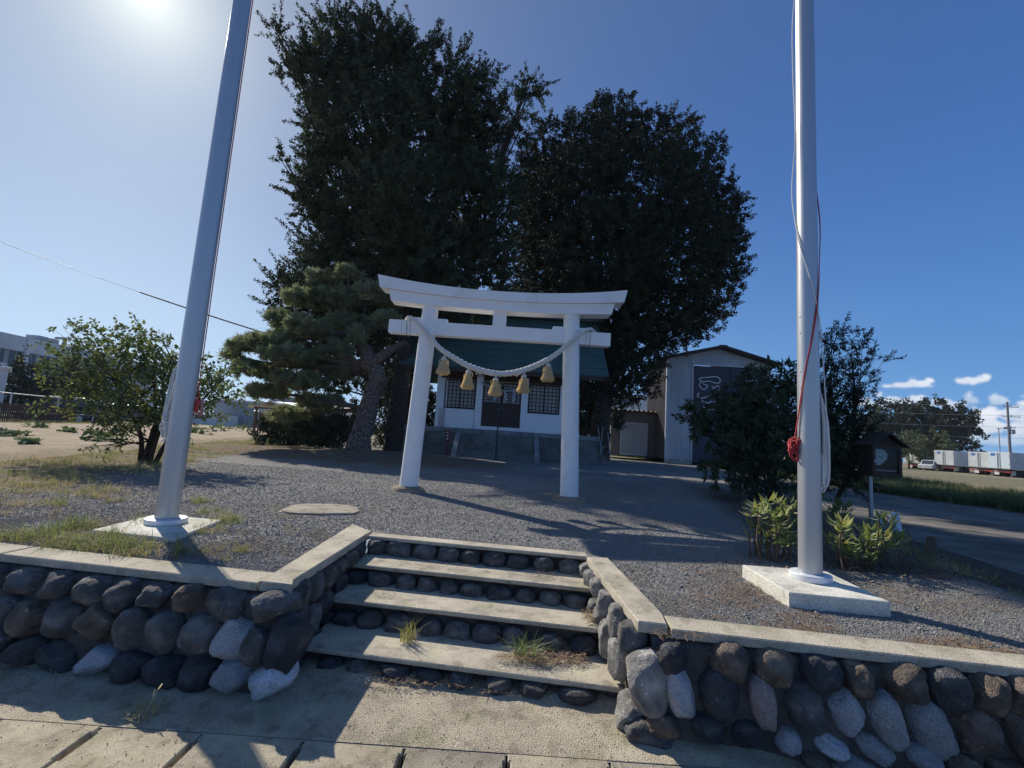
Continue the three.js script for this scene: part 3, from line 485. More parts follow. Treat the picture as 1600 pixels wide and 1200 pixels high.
{
  const geoT = (seed) => {                                         // straw tassel hanging from its neck at the origin
    const r = rng(seed), core = new THREE.LatheGeometry([[0.001, 0.0], [0.018, -0.012], [0.024, -0.05], [0.036, -0.1], [0.06, -0.18], [0.078, -0.25], [0.074, -0.285], [0.045, -0.305], [0.001, -0.312]].map((p) => new THREE.Vector2(p[0], p[1])), 24), st = [];
    for (let i = 0; i < 520; i++) {
      const a = r() * Math.PI * 2, e = 0.55 + 0.45 * Math.sqrt(r()), R = 0.112 * e, y = -0.265 - 0.06 * (1 - e * e) - 0.022 * r(), c = Math.cos(a), s = Math.sin(a), w = rr(-0.006, 0.006, r);
      st.push(tube([P3(0.022 * c, -0.03, 0.022 * s), P3(0.3 * R * c + 0.008 * c + w, -0.1, 0.3 * R * s + 0.008 * s), P3((0.7 * R + 0.004) * c + w * 1.5, -0.2, (0.7 * R + 0.004) * s), P3(R * c + w, y, R * s + w)], rr(0.002, 0.0036, r), 4, 5));
    }
    for (let i = 0; i < 26; i++) { const a = r() * 6.28, y = -0.03 - r() * 0.12; st.push(tube([P3(0.03 * Math.cos(a), y, 0.03 * Math.sin(a)), P3(0.07 * Math.cos(a + 0.3), y - 0.02 + rr(-0.02, 0.03, r), 0.07 * Math.sin(a + 0.3)), P3(0.085 * Math.cos(a + 0.5), y - 0.07, 0.085 * Math.sin(a + 0.5))], 0.0018, 4, 6)); }
    return [core, merge(st)];
  };
  const kinds = [11, 12, 13, 14, 15].map((k) => geoT(k)), neck = merge([0, 1, 2, 3].map((k) => new THREE.TorusGeometry(0.03 + 0.003 * k, 0.007, 6, 16).rotateX(Math.PI / 2).translate(0, -0.02 - k * 0.012, 0)).concat([tube([P3(0, 0.06, 0), P3(0.004, 0.02, 0), P3(0, -0.02, 0)], 0.012, 6)]));
  const names = ['leftmost straw tassel on the rope, next to the left gate pillar', 'second straw tassel from the left, between the lowest one and the one by the pillar', 'lowest straw tassel at the sag in the middle of the rope', 'second straw tassel from the right on the rope, in front of the shrine door edge', 'rightmost straw tassel on the rope, beside the right gate pillar'];
  [[-0.885, 2.25, -7], [-0.466, 2.055, -7], [-0.005, 1.955, -5], [0.455, 2.04, -3], [0.845, 2.245, -4]].forEach(([x, y, lean], i) => {
    const p = P3(x, y - 0.02, 0.18).applyAxisAngle(QUP, YAW).add(TORII), t = thing('straw_tassel', names[i], 'tassel', p, YAW + i * 1.3, 'straw tassels on the rope of the gate');
    t.rotation.z = 0; t.scale.set(...[[1.02, 1, 1.02], [1, 1.06, 0.95], [1.05, 1, 1], [0.96, 1.04, 1], [1, 1, 1.04]][i]);
    const [core, strands] = kinds[i];
    part('strands', strands, M.straw, t).userData.kind = 'stuff'; part('neck_cord', neck, M.rope, t);
  });
}

// ------------------------------------------------------------------ flagpoles
function flagpole(label, x, z, slab, h, r0) {
  const t = thing('flagpole', label, 'flagpole', V(x, groundY(x, z), z), 0, 'tall metal flagpoles beside the steps');
  part('base_slab', prism(slab.map((p) => [p[0] - x, p[1] - z]), -0.05, h), M.pale, t);
  part('collar', new THREE.LatheGeometry([[0, 0], [r0 * 1.72, 0], [r0 * 1.75, 0.006], [r0 * 1.75, 0.038], [r0 * 1.68, 0.046], [r0 * 1.05, 0.048]].map((p) => new THREE.Vector2(p[0], p[1])), 48).translate(0, h, 0), M.collar, t);
  const g = new THREE.CylinderGeometry(r0 * 0.76, r0, 8.6, 56, 30).translate(0, h + 4.3, 0); const uv = g.attributes.uv; for (let i = 0; i < uv.count; i++) uv.setXY(i, uv.getX(i) * 1.2, uv.getY(i) * 5);
  part('pole', g, M.alu, t);
  part('finial', new THREE.SphereGeometry(0.11, 24, 16).translate(0, h + 8.7, 0), std({ color: rgb(0.7, 0.5, 0.15), metalness: 0.9, roughness: 0.3 }), t);
  return t;
}
const PL = [-3.5, 3.78], PR = [1.8, 3.71], RL = 0.091, RRAD = 0.077;
const poleL = flagpole('grey metal flagpole on a thin square slab among grass tufts', PL[0], PL[1], [[-3.75, 3.35], [-3.0, 3.34], [-3.2, 4.08], [-3.88, 4.06]], 0.03, RL);
const poleR = flagpole('grey metal flagpole with red cord on a thick concrete slab by the shrubs', PR[0], PR[1], [[1.475, 3.31], [2.085, 3.32], [2.06, 4.0], [1.42, 3.96]], 0.1, RRAD);
{ const sc = []; for (const y of [1.18, 1.5, 1.62, 1.92, 2.05]) sc.push(new THREE.SphereGeometry(0.006, 10, 8).translate(-RRAD * 0.93 + 0.002 * y, y, RRAD * 0.3)); part('rivet', merge(sc), M.steel, poleR).userData.kind = 'stuff'; }
// ropes: round the right pole
const onPole = (c, r0, y, ang, off = 0.006) => { const r = r0 * (1 - 0.24 * clamp((y - 0.1) / 8.6)) + off; return P3(c[0] + r * Math.sin(ang), y, -c[1] + r * Math.cos(ang)); };  // ang 0 faces the camera side, positive to the right
{
  const D = Math.PI / 180, w = [], n = 60;
  const path = [[0.98, 78, 0.05], [1.7, 88, 0.02], [2.05, 62, 0.006], [2.35, 10, 0.006], [2.6, -35, 0.006], [2.85, -75, 0.012], [3.1, -95, 0.03], [3.6, -110, 0.01], [4.2, -95, 0.02], [4.7, -80, 0.016], [5.1, -20, 0.006], [5.5, 60, 0.006], [6.1, 120, 0.006], [7, 180, 0.01], [8.3, 180, 0.01]];
  single('halyard_rope', 'thin pale rope winding up the right flagpole', 'rope', tube(path.map((p) => onPole(PR, RRAD, p[0], p[1] * D - 0.45, p[2])), 0.0042, 8, 300), M.cord);
  const red = [[1.12, -70, 0.02], [1.3, -52, 0.008], [1.6, -18, 0.006], [1.9, 22, 0.006], [2.2, 58, 0.006], [2.5, 88, 0.008], [2.8, 105, 0.02], [3.3, 140, 0.01], [4.2, 190, 0.008], [8.2, 200, 0.008]];
  single('red_halyard', 'thin red rope rising across the right flagpole from the red knot', 'cord', merge([0, 1].map((k) => tube(red.map((p) => onPole(PR, RRAD, p[0], (p[1] + 4 * k) * D - 0.45, p[2])), 0.0034, 8, 240))), M.red);
  const r = rng(21), k0 = onPole(PR, RRAD, 1.06, -72 * D - 0.45, 0.03), loops = [];
  for (let i = 0; i < 16; i++) { const q = []; const a0 = r() * 6.28, tiltA = rr(-0.7, 0.7, r), rx = rr(0.014, 0.034, r), ry = rr(0.035, 0.068, r); for (let j = 0; j < 9; j++) { const a = a0 + j / 8 * Math.PI * 1.9; q.push(P3(rx * Math.cos(a) + rr(-0.008, 0.008, r), ry * Math.sin(a) - 0.012, rr(-0.025, 0.025, r) + 0.02 * Math.sin(a * 2)).applyAxisAngle(P3(0, 0, 1), tiltA).add(k0)); } loops.push(tube(q, 0.0046, 6, 40)); }
  for (let i = 0; i < 4; i++) loops.push(tube([k0.clone().add(P3(rr(-0.02, 0.02, r), -0.04, 0)), k0.clone().add(P3(rr(-0.03, 0.03, r), -0.09, 0.01)), k0.clone().add(P3(rr(-0.01, 0.03, r), -0.125, 0.01))], 0.0055, 6));
  single('red_cord_knot', 'bunched red cord knotted on the left side of the right flagpole', 'cord knot', merge(loops), M.red);
  const co = []; for (let i = 0; i < 14; i++) { const o = rr(0.004, 0.055, r), zz = rr(-0.03, 0.03, r), yt = rr(1.42, 1.5, r), yb = rr(0.74, 0.9, r), b = P3(PR[0] + RRAD * 0.9, 0, -PR[1] + 0.01); co.push(tube([P3(b.x, yt, b.z + zz), P3(b.x + o * 0.7 + 0.01, lerp(yt, yb, 0.3), b.z + zz), P3(b.x + o + 0.008, lerp(yt, yb, 0.65), b.z + zz * 0.7), P3(b.x + o * 0.9, yb, b.z + zz * 0.6), P3(b.x + o * 0.4, yb - 0.03, b.z + zz), P3(b.x + o * 0.2 + 0.004, yb + 0.1, b.z + zz)], 0.0055, 6, 40)); }
  single('rope_hank', 'long hank of white rope hanging on the right side of the right flagpole', 'rope', merge(co), M.cord);
  // left pole
  const cl = [], b = P3(PL[0] - RL * 0.85, 0, -PL[1] + 0.03);
  for (let i = 0; i < 15; i++) { const o = rr(0.005, 0.05, r), zz = rr(-0.035, 0.035, r), yt = rr(1.38, 1.47, r), yb = rr(0.86, 0.95, r); cl.push(tube([P3(b.x + 0.02, yt, b.z + zz), P3(b.x - o * 0.55, yt - 0.09, b.z + zz), P3(b.x - o * 0.8 - 0.01, lerp(yt, yb, 0.55), b.z + zz), P3(b.x - o - 0.012, yb, b.z + zz * 0.8), P3(b.x - o * 0.5, yb - 0.03, b.z + zz * 0.5)], 0.007, 6, 36)); }
  for (let i = 0; i < 7; i++) { const q = [], y0 = rr(0.8, 0.92, r); for (let j = 0; j < 9; j++) { const a = j / 8 * 6.2 + i; q.push(P3(b.x - 0.028 + 0.035 * Math.cos(a), y0 + 0.07 * Math.sin(a * 1.0), b.z + rr(-0.04, 0.04, r))); } cl.push(tube(q, 0.007, 6, 40)); }
  single('rope_hank', 'long hank of pale rope hanging on the left side of the left flagpole', 'rope', merge(cl), M.cord);
  const rl = [[0.98, 86, 0.025], [1.3, 88, 0.012], [2.0, 88, 0.01], [3.2, 92, 0.01], [4.6, 96, 0.012], [8.3, 100, 0.012]];
  single('red_halyard', 'thin red rope running up the right edge of the left flagpole', 'cord', merge([0, 1].map((k) => tube(rl.map((p) => onPole(PL, RL, p[0], (p[1] + 5 * k) * D + 0.75 + 0.1, p[2])), 0.004, 6, 160))), M.red);
  const cleat = onPole(PL, RL, 1.06, 86 * D + 0.75, 0.012), g = new THREE.CapsuleGeometry(0.03, 0.075, 8, 20).scale(1, 1, 0.5);
  g.rotateY(86 * D + 0.75).translate(cleat.x, cleat.y + 0.02, cleat.z);
  single('red_cleat', 'small red oval cleat on the right side of the left flagpole', 'cleat', g, M.red);
  const rc = []; for (let i = 0; i < 6; i++) { const q = [], c2 = onPole(PL, RL, 1.06, 96 * D + 0.75, 0.03); for (let j = 0; j < 9; j++) { const a = j / 8 * 6.2 + i; q.push(P3(c2.x + 0.02 + 0.022 * Math.cos(a), c2.y + 0.075 * Math.sin(a) + rr(-0.01, 0.01, r), c2.z + rr(-0.02, 0.02, r))); } rc.push(tube(q, 0.004, 6, 36)); }
  single('cord_coil', 'small faded pink coil of cord beside the red cleat', 'cord coil', merge(rc), std({ color: rgb(0.45, 0.22, 0.22), roughness: 0.9 }));
  // flat round stone in the gravel
  const fs = stoneGeo(91, 2), q = gnd(503, 797);
  single('flat_stone', 'flat pale round slab of stone sunk in the gravel before the gate', 'stone slab', fs, std({ color: rgb(0.52, 0.47, 0.38), map: rep(T.conc, 2), bumpMap: rep(T.concB, 2), bumpScale: 0.004, roughness: 1 }), P3(q.x, 0.005, q.z), 0.3).scale.set(0.4, 0.03, 0.3);
}

// ------------------------------------------------------------------ the shrine hall (its front looks at the camera side)
const SH = front(-0.4, 20.5);
const hall = thing('shrine_hall', 'white walled shrine hall with green copper roof behind the gate', 'shrine', SH, YAW);
{
  const y0 = 1.2, W = 2.85, eave = 3.62, D = 5;
  part('platform', merge([box(8.6, 1.12, 6.6, 0, 0.54, -2.7)]), M.mossy, hall);
  part('platform_edge', merge([rbox(8.7, 0.2, 6.7, 0, 1.108, -2.7, 0.02)]), std({ color: rgb(0.33, 0.34, 0.34), map: rep(T.conc, 0.6), bumpMap: rep(T.concB, 0.6), bumpScale: 0.006, roughness: 1 }), hall);
  for (let k = 0; k < 4; k++) part('step', rbox(3.1, 0.3, 0.34, -0.08, 0.15 + k * 0.25 - (k ? 0.02 : 0.0), 1.82 - k * 0.3, 0.015), M.mossy, hall);
  for (const s of [-1, 1]) part('step_cheek', boxUV(extrude([[0, 0], [1.55, 0], [1.55, 0.28], [0.22, 1.19], [0, 1.19]], 0.2, 0.01).rotateY(-Math.PI / 2).translate(s * 1.66 - 0.08, 0.004, 0.56)), std({ color: rgb(0.36, 0.37, 0.37), map: rep(T.conc, 0.8), roughness: 1 }), hall);
  const wy = y0 + 0.012;
  // front: low white walls, posts, lattice windows, double door
  part('wall', merge([box(1.66, 0.85, 0.14, -2.03, wy + 0.425, -0.02), box(0.36, 2.2, 0.14, -2.79 + 0.12, wy + 1.1 + 0.85, -0.02).translate(0, -0.85, 0), box(0.3, 1.35, 0.139, -2.85 + 0.05, wy + 1.52, -0.021)]), M.white, hall);
  part('wall', merge([box(1.72, 0.85, 0.14, 2.02, wy + 0.425, -0.02), box(0.28, 1.35, 0.14, 2.74, wy + 1.52, -0.02)]), M.white, hall);
  for (const [w, x] of [[0.14, -2.86], [0.3, -1.03], [0.3, 1.01], [0.14, 2.88]]) part('post', rbox(w, 2.42, 0.24, x, wy + 1.21, 0.01, 0.01), M.white, hall);
  part('sill_beam', rbox(1.74, 0.15, 0.2, -0.01, wy + 0.075, 0.0, 0.008), M.white, hall);
  part('lintel', rbox(5.9, 0.34, 0.16, 0, wy + 2.38, 0.0, 0.01), M.darkWood, hall);
  part('side_wall', merge([box(0.14, 2.5, D, -2.86, wy + 1.25, -D / 2 - 0.12), box(0.14, 2.5, D, 2.86, wy + 1.25, -D / 2 - 0.12), box(5.86, 2.5, 0.14, 0, wy + 1.25, -D - 0.2)]), M.white, hall);
  const lattice = (name, x0, x1, yb, yt, nx, ny, backs) => {
    const w = x1 - x0, h = yt - yb, cx = (x0 + x1) / 2, cy = (yb + yt) / 2, z = 0.0;
    const win = part(name, merge([box(w, 0.07, 0.1, cx, yb + 0.035, z), box(w, 0.07, 0.1, cx, yt - 0.035, z), box(0.07, h - 0.14, 0.1, x0 + 0.035, cy, z), box(0.07, h - 0.14, 0.1, x1 - 0.035, cy, z)]), M.darkWood, hall);
    const bars = []; for (let i = 1; i < nx; i++) bars.push(box(i === nx / 2 ? 0.07 : 0.03, h - 0.15, 0.035, x0 + w * i / nx, cy, z + 0.012)); for (let j = 1; j < ny; j++) bars.push(box(w - 0.14, 0.03, 0.028, cx, yb + h * j / ny, z + 0.008));
    bars.forEach((b) => part('bar', b, M.darkWood, win));
    part('pane', box(w - 0.1, h - 0.1, 0.02, cx, cy, z - 0.03), M.paper, win);
    return win;
  };
  lattice('window', -2.6, -1.19, wy + 0.86, wy + 2.18, 8, 8);
  lattice('window', 1.17, 2.6, wy + 0.86, wy + 2.18, 8, 8);
  for (const s of [-1, 1]) {
    const x = s * 0.43 - 0.01, d = part('door', merge([box(0.84, 1.0, 0.07, x, wy + 0.15 + 0.5, 0), box(0.84, 0.08, 0.08, x, wy + 1.19, 0), box(0.84, 0.07, 0.08, x, wy + 2.12, 0), box(0.06, 0.9, 0.08, x - 0.39, wy + 1.66, 0), box(0.06, 0.9, 0.08, x + 0.39, wy + 1.66, 0)]), M.darkWood, hall);
    for (let i = 1; i < 6; i++) part('bar', box(0.028, 0.88, 0.03, x - 0.36 + 0.12 * i, wy + 1.66, 0.012), M.darkWood, d);
    for (let j = 1; j < 7; j++) part('bar', box(0.72, 0.028, 0.026, x, wy + 1.22 + 0.127 * j, 0.009), M.darkWood, d);
    part('pane', box(0.73, 0.89, 0.02, x, wy + 1.66, -0.02), M.paper, d);
    part('handle', new THREE.TorusGeometry(0.035, 0.009, 6, 16).translate(x - s * 0.33, wy + 0.95, 0.05), M.steel, d);
  }
  // roof: gabled, ridge along the front, deep eaves
  const E0 = [0.95, 3.78], Rg = [-2.5, 7.05], E1 = [-6.0, 3.78];
  const fs = new THREE.BoxGeometry(9.15, 0.1, 4.72), ang = Math.atan2(Rg[1] - E0[1], E0[0] - Rg[0]);
  const front_ = fs.clone().rotateX(ang).translate(0, (E0[1] + Rg[1]) / 2, (E0[0] + Rg[0]) / 2), back_ = fs.clone().rotateX(-ang).translate(0, (E1[1] + Rg[1]) / 2, (E1[0] + Rg[0]) / 2);
  part('roof', boxUV(merge([front_, back_])), M.copper, hall);
  for (let k = 1; k < 9; k++) { const t = k / 9, y = lerp(E0[1], Rg[1], t) + 0.052, z = lerp(E0[0], Rg[0], t) + 0.045; const b = new THREE.BoxGeometry(9.13, 0.012, 0.03).rotateX(ang).translate(0, y, z); part('roof_seam', boxUV(b), M.copper, hall); }
  for (const s of [-1, 1]) part('gable', boxUV(extrude([[-3.2, 3.62], [3.2, 3.62], [0, 6.85]], 0.14).rotateY(Math.PI / 2).translate(s * 2.9, 0, -2.52)), M.white, hall);
  for (const s of [-1, 1]) for (const g of [new THREE.BoxGeometry(0.1, 0.26, 4.75).rotateX(ang).translate(s * 4.5, (E0[1] + Rg[1]) / 2 - 0.14, (E0[0] + Rg[0]) / 2), new THREE.BoxGeometry(0.1, 0.26, 4.75).rotateX(-ang).translate(s * 4.5, (E1[1] + Rg[1]) / 2 - 0.14, (E1[0] + Rg[0]) / 2)]) part('bargeboard', boxUV(g), M.darkWood, hall);
  part('fascia', box(8.88, 0.14, 0.06, 0, 3.69, 0.86), M.darkWood, hall);
  for (let k = -12; k <= 12; k++) part('rafter', boxUV(new THREE.BoxGeometry(0.09, 0.1, 1.15).rotateX(ang).translate(k * 0.35, 4.08, 0.38)), M.darkWood, hall);
  part('ridge', merge([box(9.4, 0.3, 0.55, 0, 7.2, -2.5), box(9.5, 0.12, 0.8, 0, 7.06, -2.5), rbox(9.7, 0.12, 0.3, 0, 7.43, -2.5, 0.03)]), M.ridge, hall);
  for (const x of [-3.4, -1.7, 0, 1.7, 3.4]) part('ridge_log', new THREE.CylinderGeometry(0.1, 0.1, 1.1, 16).rotateX(Math.PI / 2).translate(x, 7.6, -2.5), M.ridge, hall);
  for (const x of [-4.36, 4.4]) { const p = part('ridge_rod', cyl(0.025, 0.02, 1.2, x, 7.4, -2.5, 8), M.steel, hall); part('rod_tip', cyl(0.09, 0.09, 0.42, x, 8.25, -2.5, 12), M.whiteFar, p); }
}
single('straw_festoon', 'thin straw rope with white paper strips hung above the shrine doors', 'rope', (() => {
  const q = [], c = [P3(-0.95, 3.3, 0.2), P3(-0.5, 3.08, 0.22), P3(0.1, 2.98, 0.22), P3(0.6, 3.06, 0.22), P3(0.98, 3.3, 0.2)]; q.push(tube(c, 0.035, 8, 40));
  const r = rng(6); for (const [x, y] of [[-0.35, 3.0], [0.12, 2.95], [0.5, 3.0]]) for (let k = 0; k < 5; k++) q.push(box(0.1, 0.11, 0.008, x + 0.06 * (k % 2) + rr(-0.02, 0.02, r), y - 0.1 * k - 0.05, 0.22 + 0.012 * k)); return merge(q);
})(), std({ color: rgb(0.5, 0.5, 0.5), roughness: 0.9 }), SH, YAW);
single('iron_post', 'thin dark iron post standing before the shrine steps', 'post', merge([cyl(0.03, 0.025, 2.2, 0, 0, 0, 10), cyl(0.09, 0.09, 0.03, 0, 0, 0, 16), new THREE.SphereGeometry(0.045, 12, 8).translate(0, 2.22, 0)]), M.black, front(-0.46, 18.5, 0));
{ const t = thing('red_hydrant_sign', 'small red plate with three white dots left of the shrine steps', 'sign', front(-2.5, 18.9, 0), YAW); part('plate', merge([rbox(0.14, 0.5, 0.05, 0, 0.85, 0, 0.015), cyl(0.02, 0.02, 0.68, 0, 0, 0, 8)]), std({ color: rgb(0.16, 0.02, 0.025), roughness: 0.8 }), t); for (const y of [0.72, 0.85, 0.98]) part('white_dot', new THREE.CylinderGeometry(0.035, 0.035, 0.02, 14).rotateX(Math.PI / 2).translate(0, y, 0.03), M.whiteFar, t); }

// ------------------------------------------------------------------ the tall corrugated float shed
function corrugated(w, h, pitch, depth, outline) {                  // sheet in x, y with waves along x; outline(x) gives the top
  const n = Math.round(w / pitch) * 4, pos = [], idx = [], uv = [];
  for (let i = 0; i <= n; i++) { const x = i / n * w, k = i % 4, z = k === 1 || k === 2 ? depth : 0, t = outline ? outline(x) : h; pos.push(x, 0, z, x, t, z); uv.push(x, 0, x, t); if (i < n) { const a = 2 * i; idx.push(a, a + 2, a + 1, a + 1, a + 2, a + 3); } }
  const g = new THREE.BufferGeometry(); g.setAttribute('position', new THREE.Float32BufferAttribute(pos, 3)); g.setAttribute('uv', new THREE.Float32BufferAttribute(uv, 2)); g.setIndex(idx);
  const q = g.toNonIndexed(); q.computeVertexNormals(); return q;
}
{
  const t = thing('float_shed', 'tall corrugated metal shed with dark blue doors and white brush writing', 'shed', front(9.56, 28), YAW);
  const W = 6.38, top = (x) => 6.3 + 0.78 * (1 - Math.abs(x - W / 2) / (W / 2));
  part('front_wall', merge([corrugated(1.55, 0, 0.13, 0.03, top).translate(0, 0.25, 0), corrugated(4.6, 0, 0.13, 0.03, (x) => top(x + 1.55) - 5.87).translate(1.55, 6.12, 0), corrugated(0.2, 0, 0.1, 0.03, (x) => 6.1).translate(6.18, 0.25, 0)]), M.corr, t);
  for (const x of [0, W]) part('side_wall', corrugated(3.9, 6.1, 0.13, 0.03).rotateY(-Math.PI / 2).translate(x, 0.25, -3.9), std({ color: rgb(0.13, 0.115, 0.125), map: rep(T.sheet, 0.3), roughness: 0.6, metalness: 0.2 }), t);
  part('back_wall', box(W, 6.6, 0.1, W / 2, 3.3, -3.92), M.corr, t);
  part('plinth', box(1.57, 0.3, 0.16, 0.78, 0.12, 0), M.conc, t);
  part('corner_trim', merge([box(0.1, 6.25, 0.1, 0.0, 3.2, 0.02), box(0.1, 6.1, 0.1, 1.56, 3.1, 0.03), box(0.1, 6.25, 0.1, W, 3.2, 0.02), box(4.6, 0.1, 0.1, 3.85, 6.17, 0.035)]), M.corr, t);
  for (const [x, w] of [[1.62, 2.28], [3.91, 2.27]]) {
    const d = part('door', box(w, 5.95, 0.06, x + w / 2, 3.1, 0.0), M.door, t);
    for (let k = 0; k < 4; k++) part('door_rib', box(w - 0.05, 0.03, 0.02, x + w / 2, 0.6 + k * 1.45, 0.035), M.door, d);
    part('door_edge', box(0.05, 5.9, 0.03, x + 0.03, 3.1, 0.04), M.door, d);
  }
  { // white outlined brush strokes, a character half hidden by the bush: same strokes on both leaves
    const ink = std({ color: rgb(0.75, 0.77, 0.8), roughness: 0.7 }), sw = 0.062;
    for (const [ox, oy, s, part2] of [[1.98, 5.42, 1, 0], [4.6, 5.36, 1, 1]]) {
      const P = (l) => tube(l.map(([x, y]) => P3(ox + x * s, oy - y * s, 0.045)), sw / 2, 6, l.length * 8).scale(1, 1, 1), g = [];
      const loop = [[0.08, 0.28], [0.0, 0.18], [0.1, 0.1], [0.5, 0.04], [0.95, -0.04], [1.2, 0.0], [1.3, 0.16], [1.24, 0.32], [1.02, 0.36], [0.6, 0.26], [0.3, 0.32], [0.08, 0.28]];
      const left = [[0.1, 0.34], [0.02, 0.52], [0.12, 0.72], [0.3, 0.8], [0.46, 0.7], [0.5, 0.52], [0.34, 0.5], [0.2, 0.42]];
      const low = [[0.0, 1.02], [-0.1, 1.2], [0.06, 1.36], [0.3, 1.32], [0.56, 1.2], [0.8, 1.1]];
      const mid = [[0.8, 0.56], [0.88, 0.68], [1.02, 0.6], [1.16, 0.5], [1.26, 0.62], [1.2, 0.86], [1.05, 0.98]];
      const rest = [[0.2, 1.5], [0.5, 1.62], [0.9, 1.5], [1.2, 1.72], [0.9, 2.0], [0.4, 1.96], [0.2, 1.7], [0.2, 1.5]];
      for (const l of part2 ? [loop, mid, low, rest] : [loop, left, low, mid, rest]) g.push(P(l));
      const q = merge(g), p = q.attributes.position; for (let i = 0; i < p.count; i++) p.setZ(i, 0.034 + clamp((p.getZ(i) - 0.045 + sw / 2) / sw) * 0.012); q.computeVertexNormals();
      part('painted_character', q, ink, t);
    }
  }
  const rl = Math.hypot(W / 2 + 0.45, 0.9), a = Math.atan2(0.82, W / 2);
  for (const s of [-1, 1]) part('roof', boxUV(new THREE.BoxGeometry(rl + 0.05, 0.14, 4.9).rotateZ(-s * a).translate(W / 2 + s * (W / 2 + 0.42) / 2, 6.83, -1.8)), M.roof, t);
  part('ridge_cap', rbox(0.5, 0.1, 4.92, W / 2, 7.31, -1.8, 0.03), M.roof, t);
}
{
  const t = thing('storage_hut', 'low beige storage hut with white door under a wavy roof edge', 'hut', front(6.65, 30), YAW);
  part('wall', box(3.6, 2.9, 3, 1.8, 1.65, -1.5), M.beige, t);
  part('door', merge([box(1.66, 1.95, 0.06, 1.5, 1.32, 0.03)]), std({ color: rgb(0.5, 0.5, 0.52), map: rep(T.sheet, 0.4), roughness: 0.6 }), t);
  part('door_frame', merge([box(0.06, 2.05, 0.08, 0.65, 1.36, 0.045), box(0.06, 2.05, 0.08, 2.35, 1.36, 0.045), box(1.64, 0.07, 0.08, 1.5, 2.35, 0.045), box(1.64, 0.1, 0.1, 1.5, 0.34, 0.05)]), M.whiteFar, t);
  part('door_seam', box(0.03, 1.95, 0.02, 1.5, 1.32, 0.07), M.grey, t);
  const r = []; for (let k = 0; k < 14; k++) r.push(new THREE.CylinderGeometry(0.1, 0.1, 3.8, 10, 1, false).rotateX(Math.PI / 2).translate(-0.1 + k * 0.3, 3.12, -1.5));
  r.forEach((q) => part('roof_wave', q, M.brownWood, t)); part('roof', box(4.1, 0.08, 3.8, 1.85, 3.1, -1.5), M.brownWood, t);
}

// ------------------------------------------------------------------ trees and shrubs
function leafTris(pos, nor, o, d, side, L, w, fold, tip = 0) {       // one pointed leaf: two folded halves
  const n = d.clone().cross(side).normalize(), b = o, m = o.clone().addScaledVector(d, L * 0.5), t = o.clone().addScaledVector(d, L).addScaledVector(n, -tip * L);
  const l = m.clone().addScaledVector(side, -w).addScaledVector(n, fold * w), r = m.clone().addScaledVector(side, w).addScaledVector(n, fold * w);
  for (const [p, q, s] of [[b, l, t], [b, t, r]]) { const k = q.clone().sub(p).cross(s.clone().sub(p)).normalize(); for (const v of [p, q, s]) { pos.push(v.x, v.y, v.z); nor.push(k.x, k.y, k.z); } }
}
function cluster(seed, n, spread, L, w, o = {}) {                    // a spray of leaves round the origin, pointing up +y by default
  const r = rng(seed), pos = [], nor = [];
  for (let i = 0; i < n; i++) {
    const d = ball(r); d.y = lerp(d.y, Math.abs(d.y) + (o.up ?? 0.3), o.align ?? 0.6); d.normalize();
    const s = ball(r).cross(d).normalize(), p = ball(r).multiplyScalar(spread * Math.cbrt(r())), k = rr(0.7, 1.2, r);
    leafTris(pos, nor, p, d, s, L * k, w * k, o.fold ?? 0.35, o.tip ?? 0.1);
  }
  const g = new THREE.BufferGeometry(); g.setAttribute('position', new THREE.Float32BufferAttribute(pos, 3)); g.setAttribute('normal', new THREE.Float32BufferAttribute(nor, 3));
  return g;
}
const shade = (r, lo, hi, tint = 0) => { const k = rr(lo, hi, r), t = rr(-tint, tint, r); return rgb(clamp(k * (1 + t), 0, 1), clamp(k, 0, 1), clamp(k * (1 - t), 0, 1)); };
